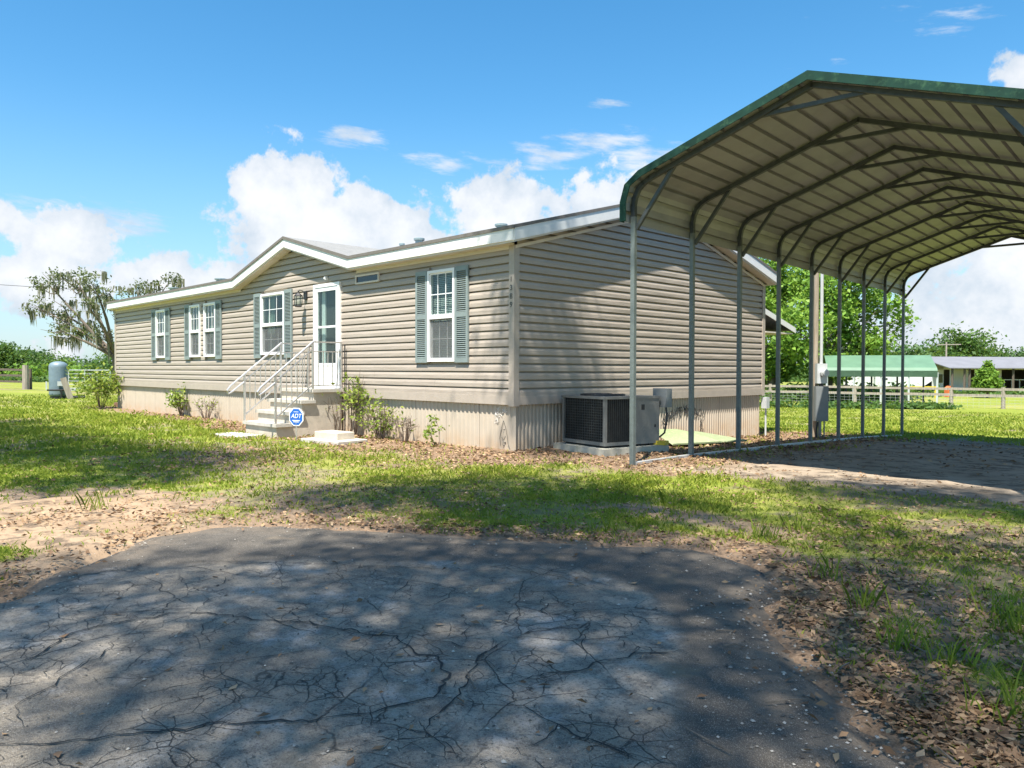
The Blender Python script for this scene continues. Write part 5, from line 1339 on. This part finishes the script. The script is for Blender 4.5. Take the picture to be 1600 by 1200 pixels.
def litter():
    rg = np.random.default_rng(22); N = 340000
    x, y, rr = polar(N, 2.4, 24, -.80, .80, 2, rg)
    g, s, l, e, _ = masks(x, y)
    ins = (x > -HL-.02) & (x < .0) & (y > -.03) & (y < HW+.02); steps_ = (x > -5.97) & (x < -4.6) & (y > -1.45) & (y < 0)
    acp = (x > .05) & (x < 1.4) & (y > .45) & (y < 2.1)
    cl = sstep(fbm(x*2.0+13, y*2.0+1), .35, .62)
    pr = np.where(e < .03, .0022+.03*sstep(e, -.35, 0), np.clip(l*(.25+.6*cl)+.09*(1-s)+.16*s*cl, 0, 1))
    keep = (rg.random(N) < pr*.62) & ~ins & ~steps_ & ~acp
    x, y, rr, e = x[keep], y[keep], rr[keep], e[keep]; n = len(x)
    z = np.where(e < .03, .028, gz(x, y)+(fbm(x*1.7, y*1.7)-.5)*.05+.012+.012*rg.random(n))
    C = np.stack([x, y, z], 1); sz = (.022+.040*rg.random(n)**1.5)*np.clip(rr/8, 1, 1.8)
    V = leaf_quads(C, sz, .48, .80, 5)
    V[:, 2] = np.maximum(V[:, 2], np.repeat(np.where(e < .03, .024, z-.008), 4))
    tag(np_mesh('fallen_leaves', V, 4, 'litter', np.clip(rg.random(n)*.8+.3*(fbm(x, y)-.3), 0, 1)), 'brown fallen oak leaves scattered over lawn and drive', 'leaves', kind='stuff')
    # twigs
    m = MB(); r = random.Random(4)
    for px, py in ((1135, 985), (1250, 1000), (1480, 1180), (1150, 1010), (735, 1060), (1230, 1095), (900, 985), (1320, 1040), (1105, 1155), (1420, 1010), (1500, 930), (1380, 880)):
        p = pxg(px, py, .03); a = r.random()*PI; L = r.uniform(.08, .22)
        m.tube([(p[0]-L*math.cos(a)/2, p[1]-L*math.sin(a)/2, .03), (p[0]+r.uniform(-.02, .02), p[1]+r.uniform(-.02, .02), .034), (p[0]+L*math.cos(a)/2, p[1]+L*math.sin(a)/2, .03)], [.004, .003, .002], 5)
    tag(m.build('twigs', 'bark'), 'thin fallen twigs on the drive and leaf litter', 'twigs', kind='stuff')
litter()

def grit():
    # loose stones on the drive, thicker along its crumbling edge
    rg = np.random.default_rng(33); N = 60000
    x, y, rr = polar(N, 2.3, 9, -.80, .80, 2, rg); e = poly_sd(x, y, DRVW)
    pr = np.where(e < -.4, .035, np.where(e < .12, .22, .0))
    k = rg.random(N) < pr; x, y, e, rr = x[k], y[k], e[k], rr[k]; n = len(x)
    z = np.where(e < -.12, .021, .004)+(fbm(x*.8, y*.8)-.5)*.02
    r = (.003+.007*rg.random(n)**2)[:, None]; C = np.stack([x, y, z], 1)
    a = rg.random(n)*2*PI; ux = np.stack([np.cos(a), np.sin(a), 0*a], 1)*r*(.8+.6*rg.random((n, 1))); uy = np.stack([-np.sin(a), np.cos(a), 0*a], 1)*r*(.7+.5*rg.random((n, 1))); uz = np.stack([0*a, 0*a, 1+0*a], 1)*r*.7
    T_ = [C+uz+ux*.2, C-uz*.6]; R_ = [C+ux, C+uy, C-ux, C-uy]; tri = []
    for i in range(4):
        tri.append(np.stack([R_[i], R_[(i+1) % 4], T_[0]], 1)); tri.append(np.stack([R_[(i+1) % 4], R_[i], T_[1]], 1))
    V = np.stack(tri, 1).reshape(-1, 3)
    mat('grit', leaf_fn([(0, (0.06, 0.055, 0.05)), (0.6, (0.22, 0.20, 0.17)), (1, (0.48, 0.44, 0.38))], 0.0, 0.9))
    tag(np_mesh('loose_stones', V, 3, 'grit', np.repeat(rg.random(n), 8)), 'loose grey stones and grit on the asphalt driveway', 'gravel', kind='stuff')
grit()
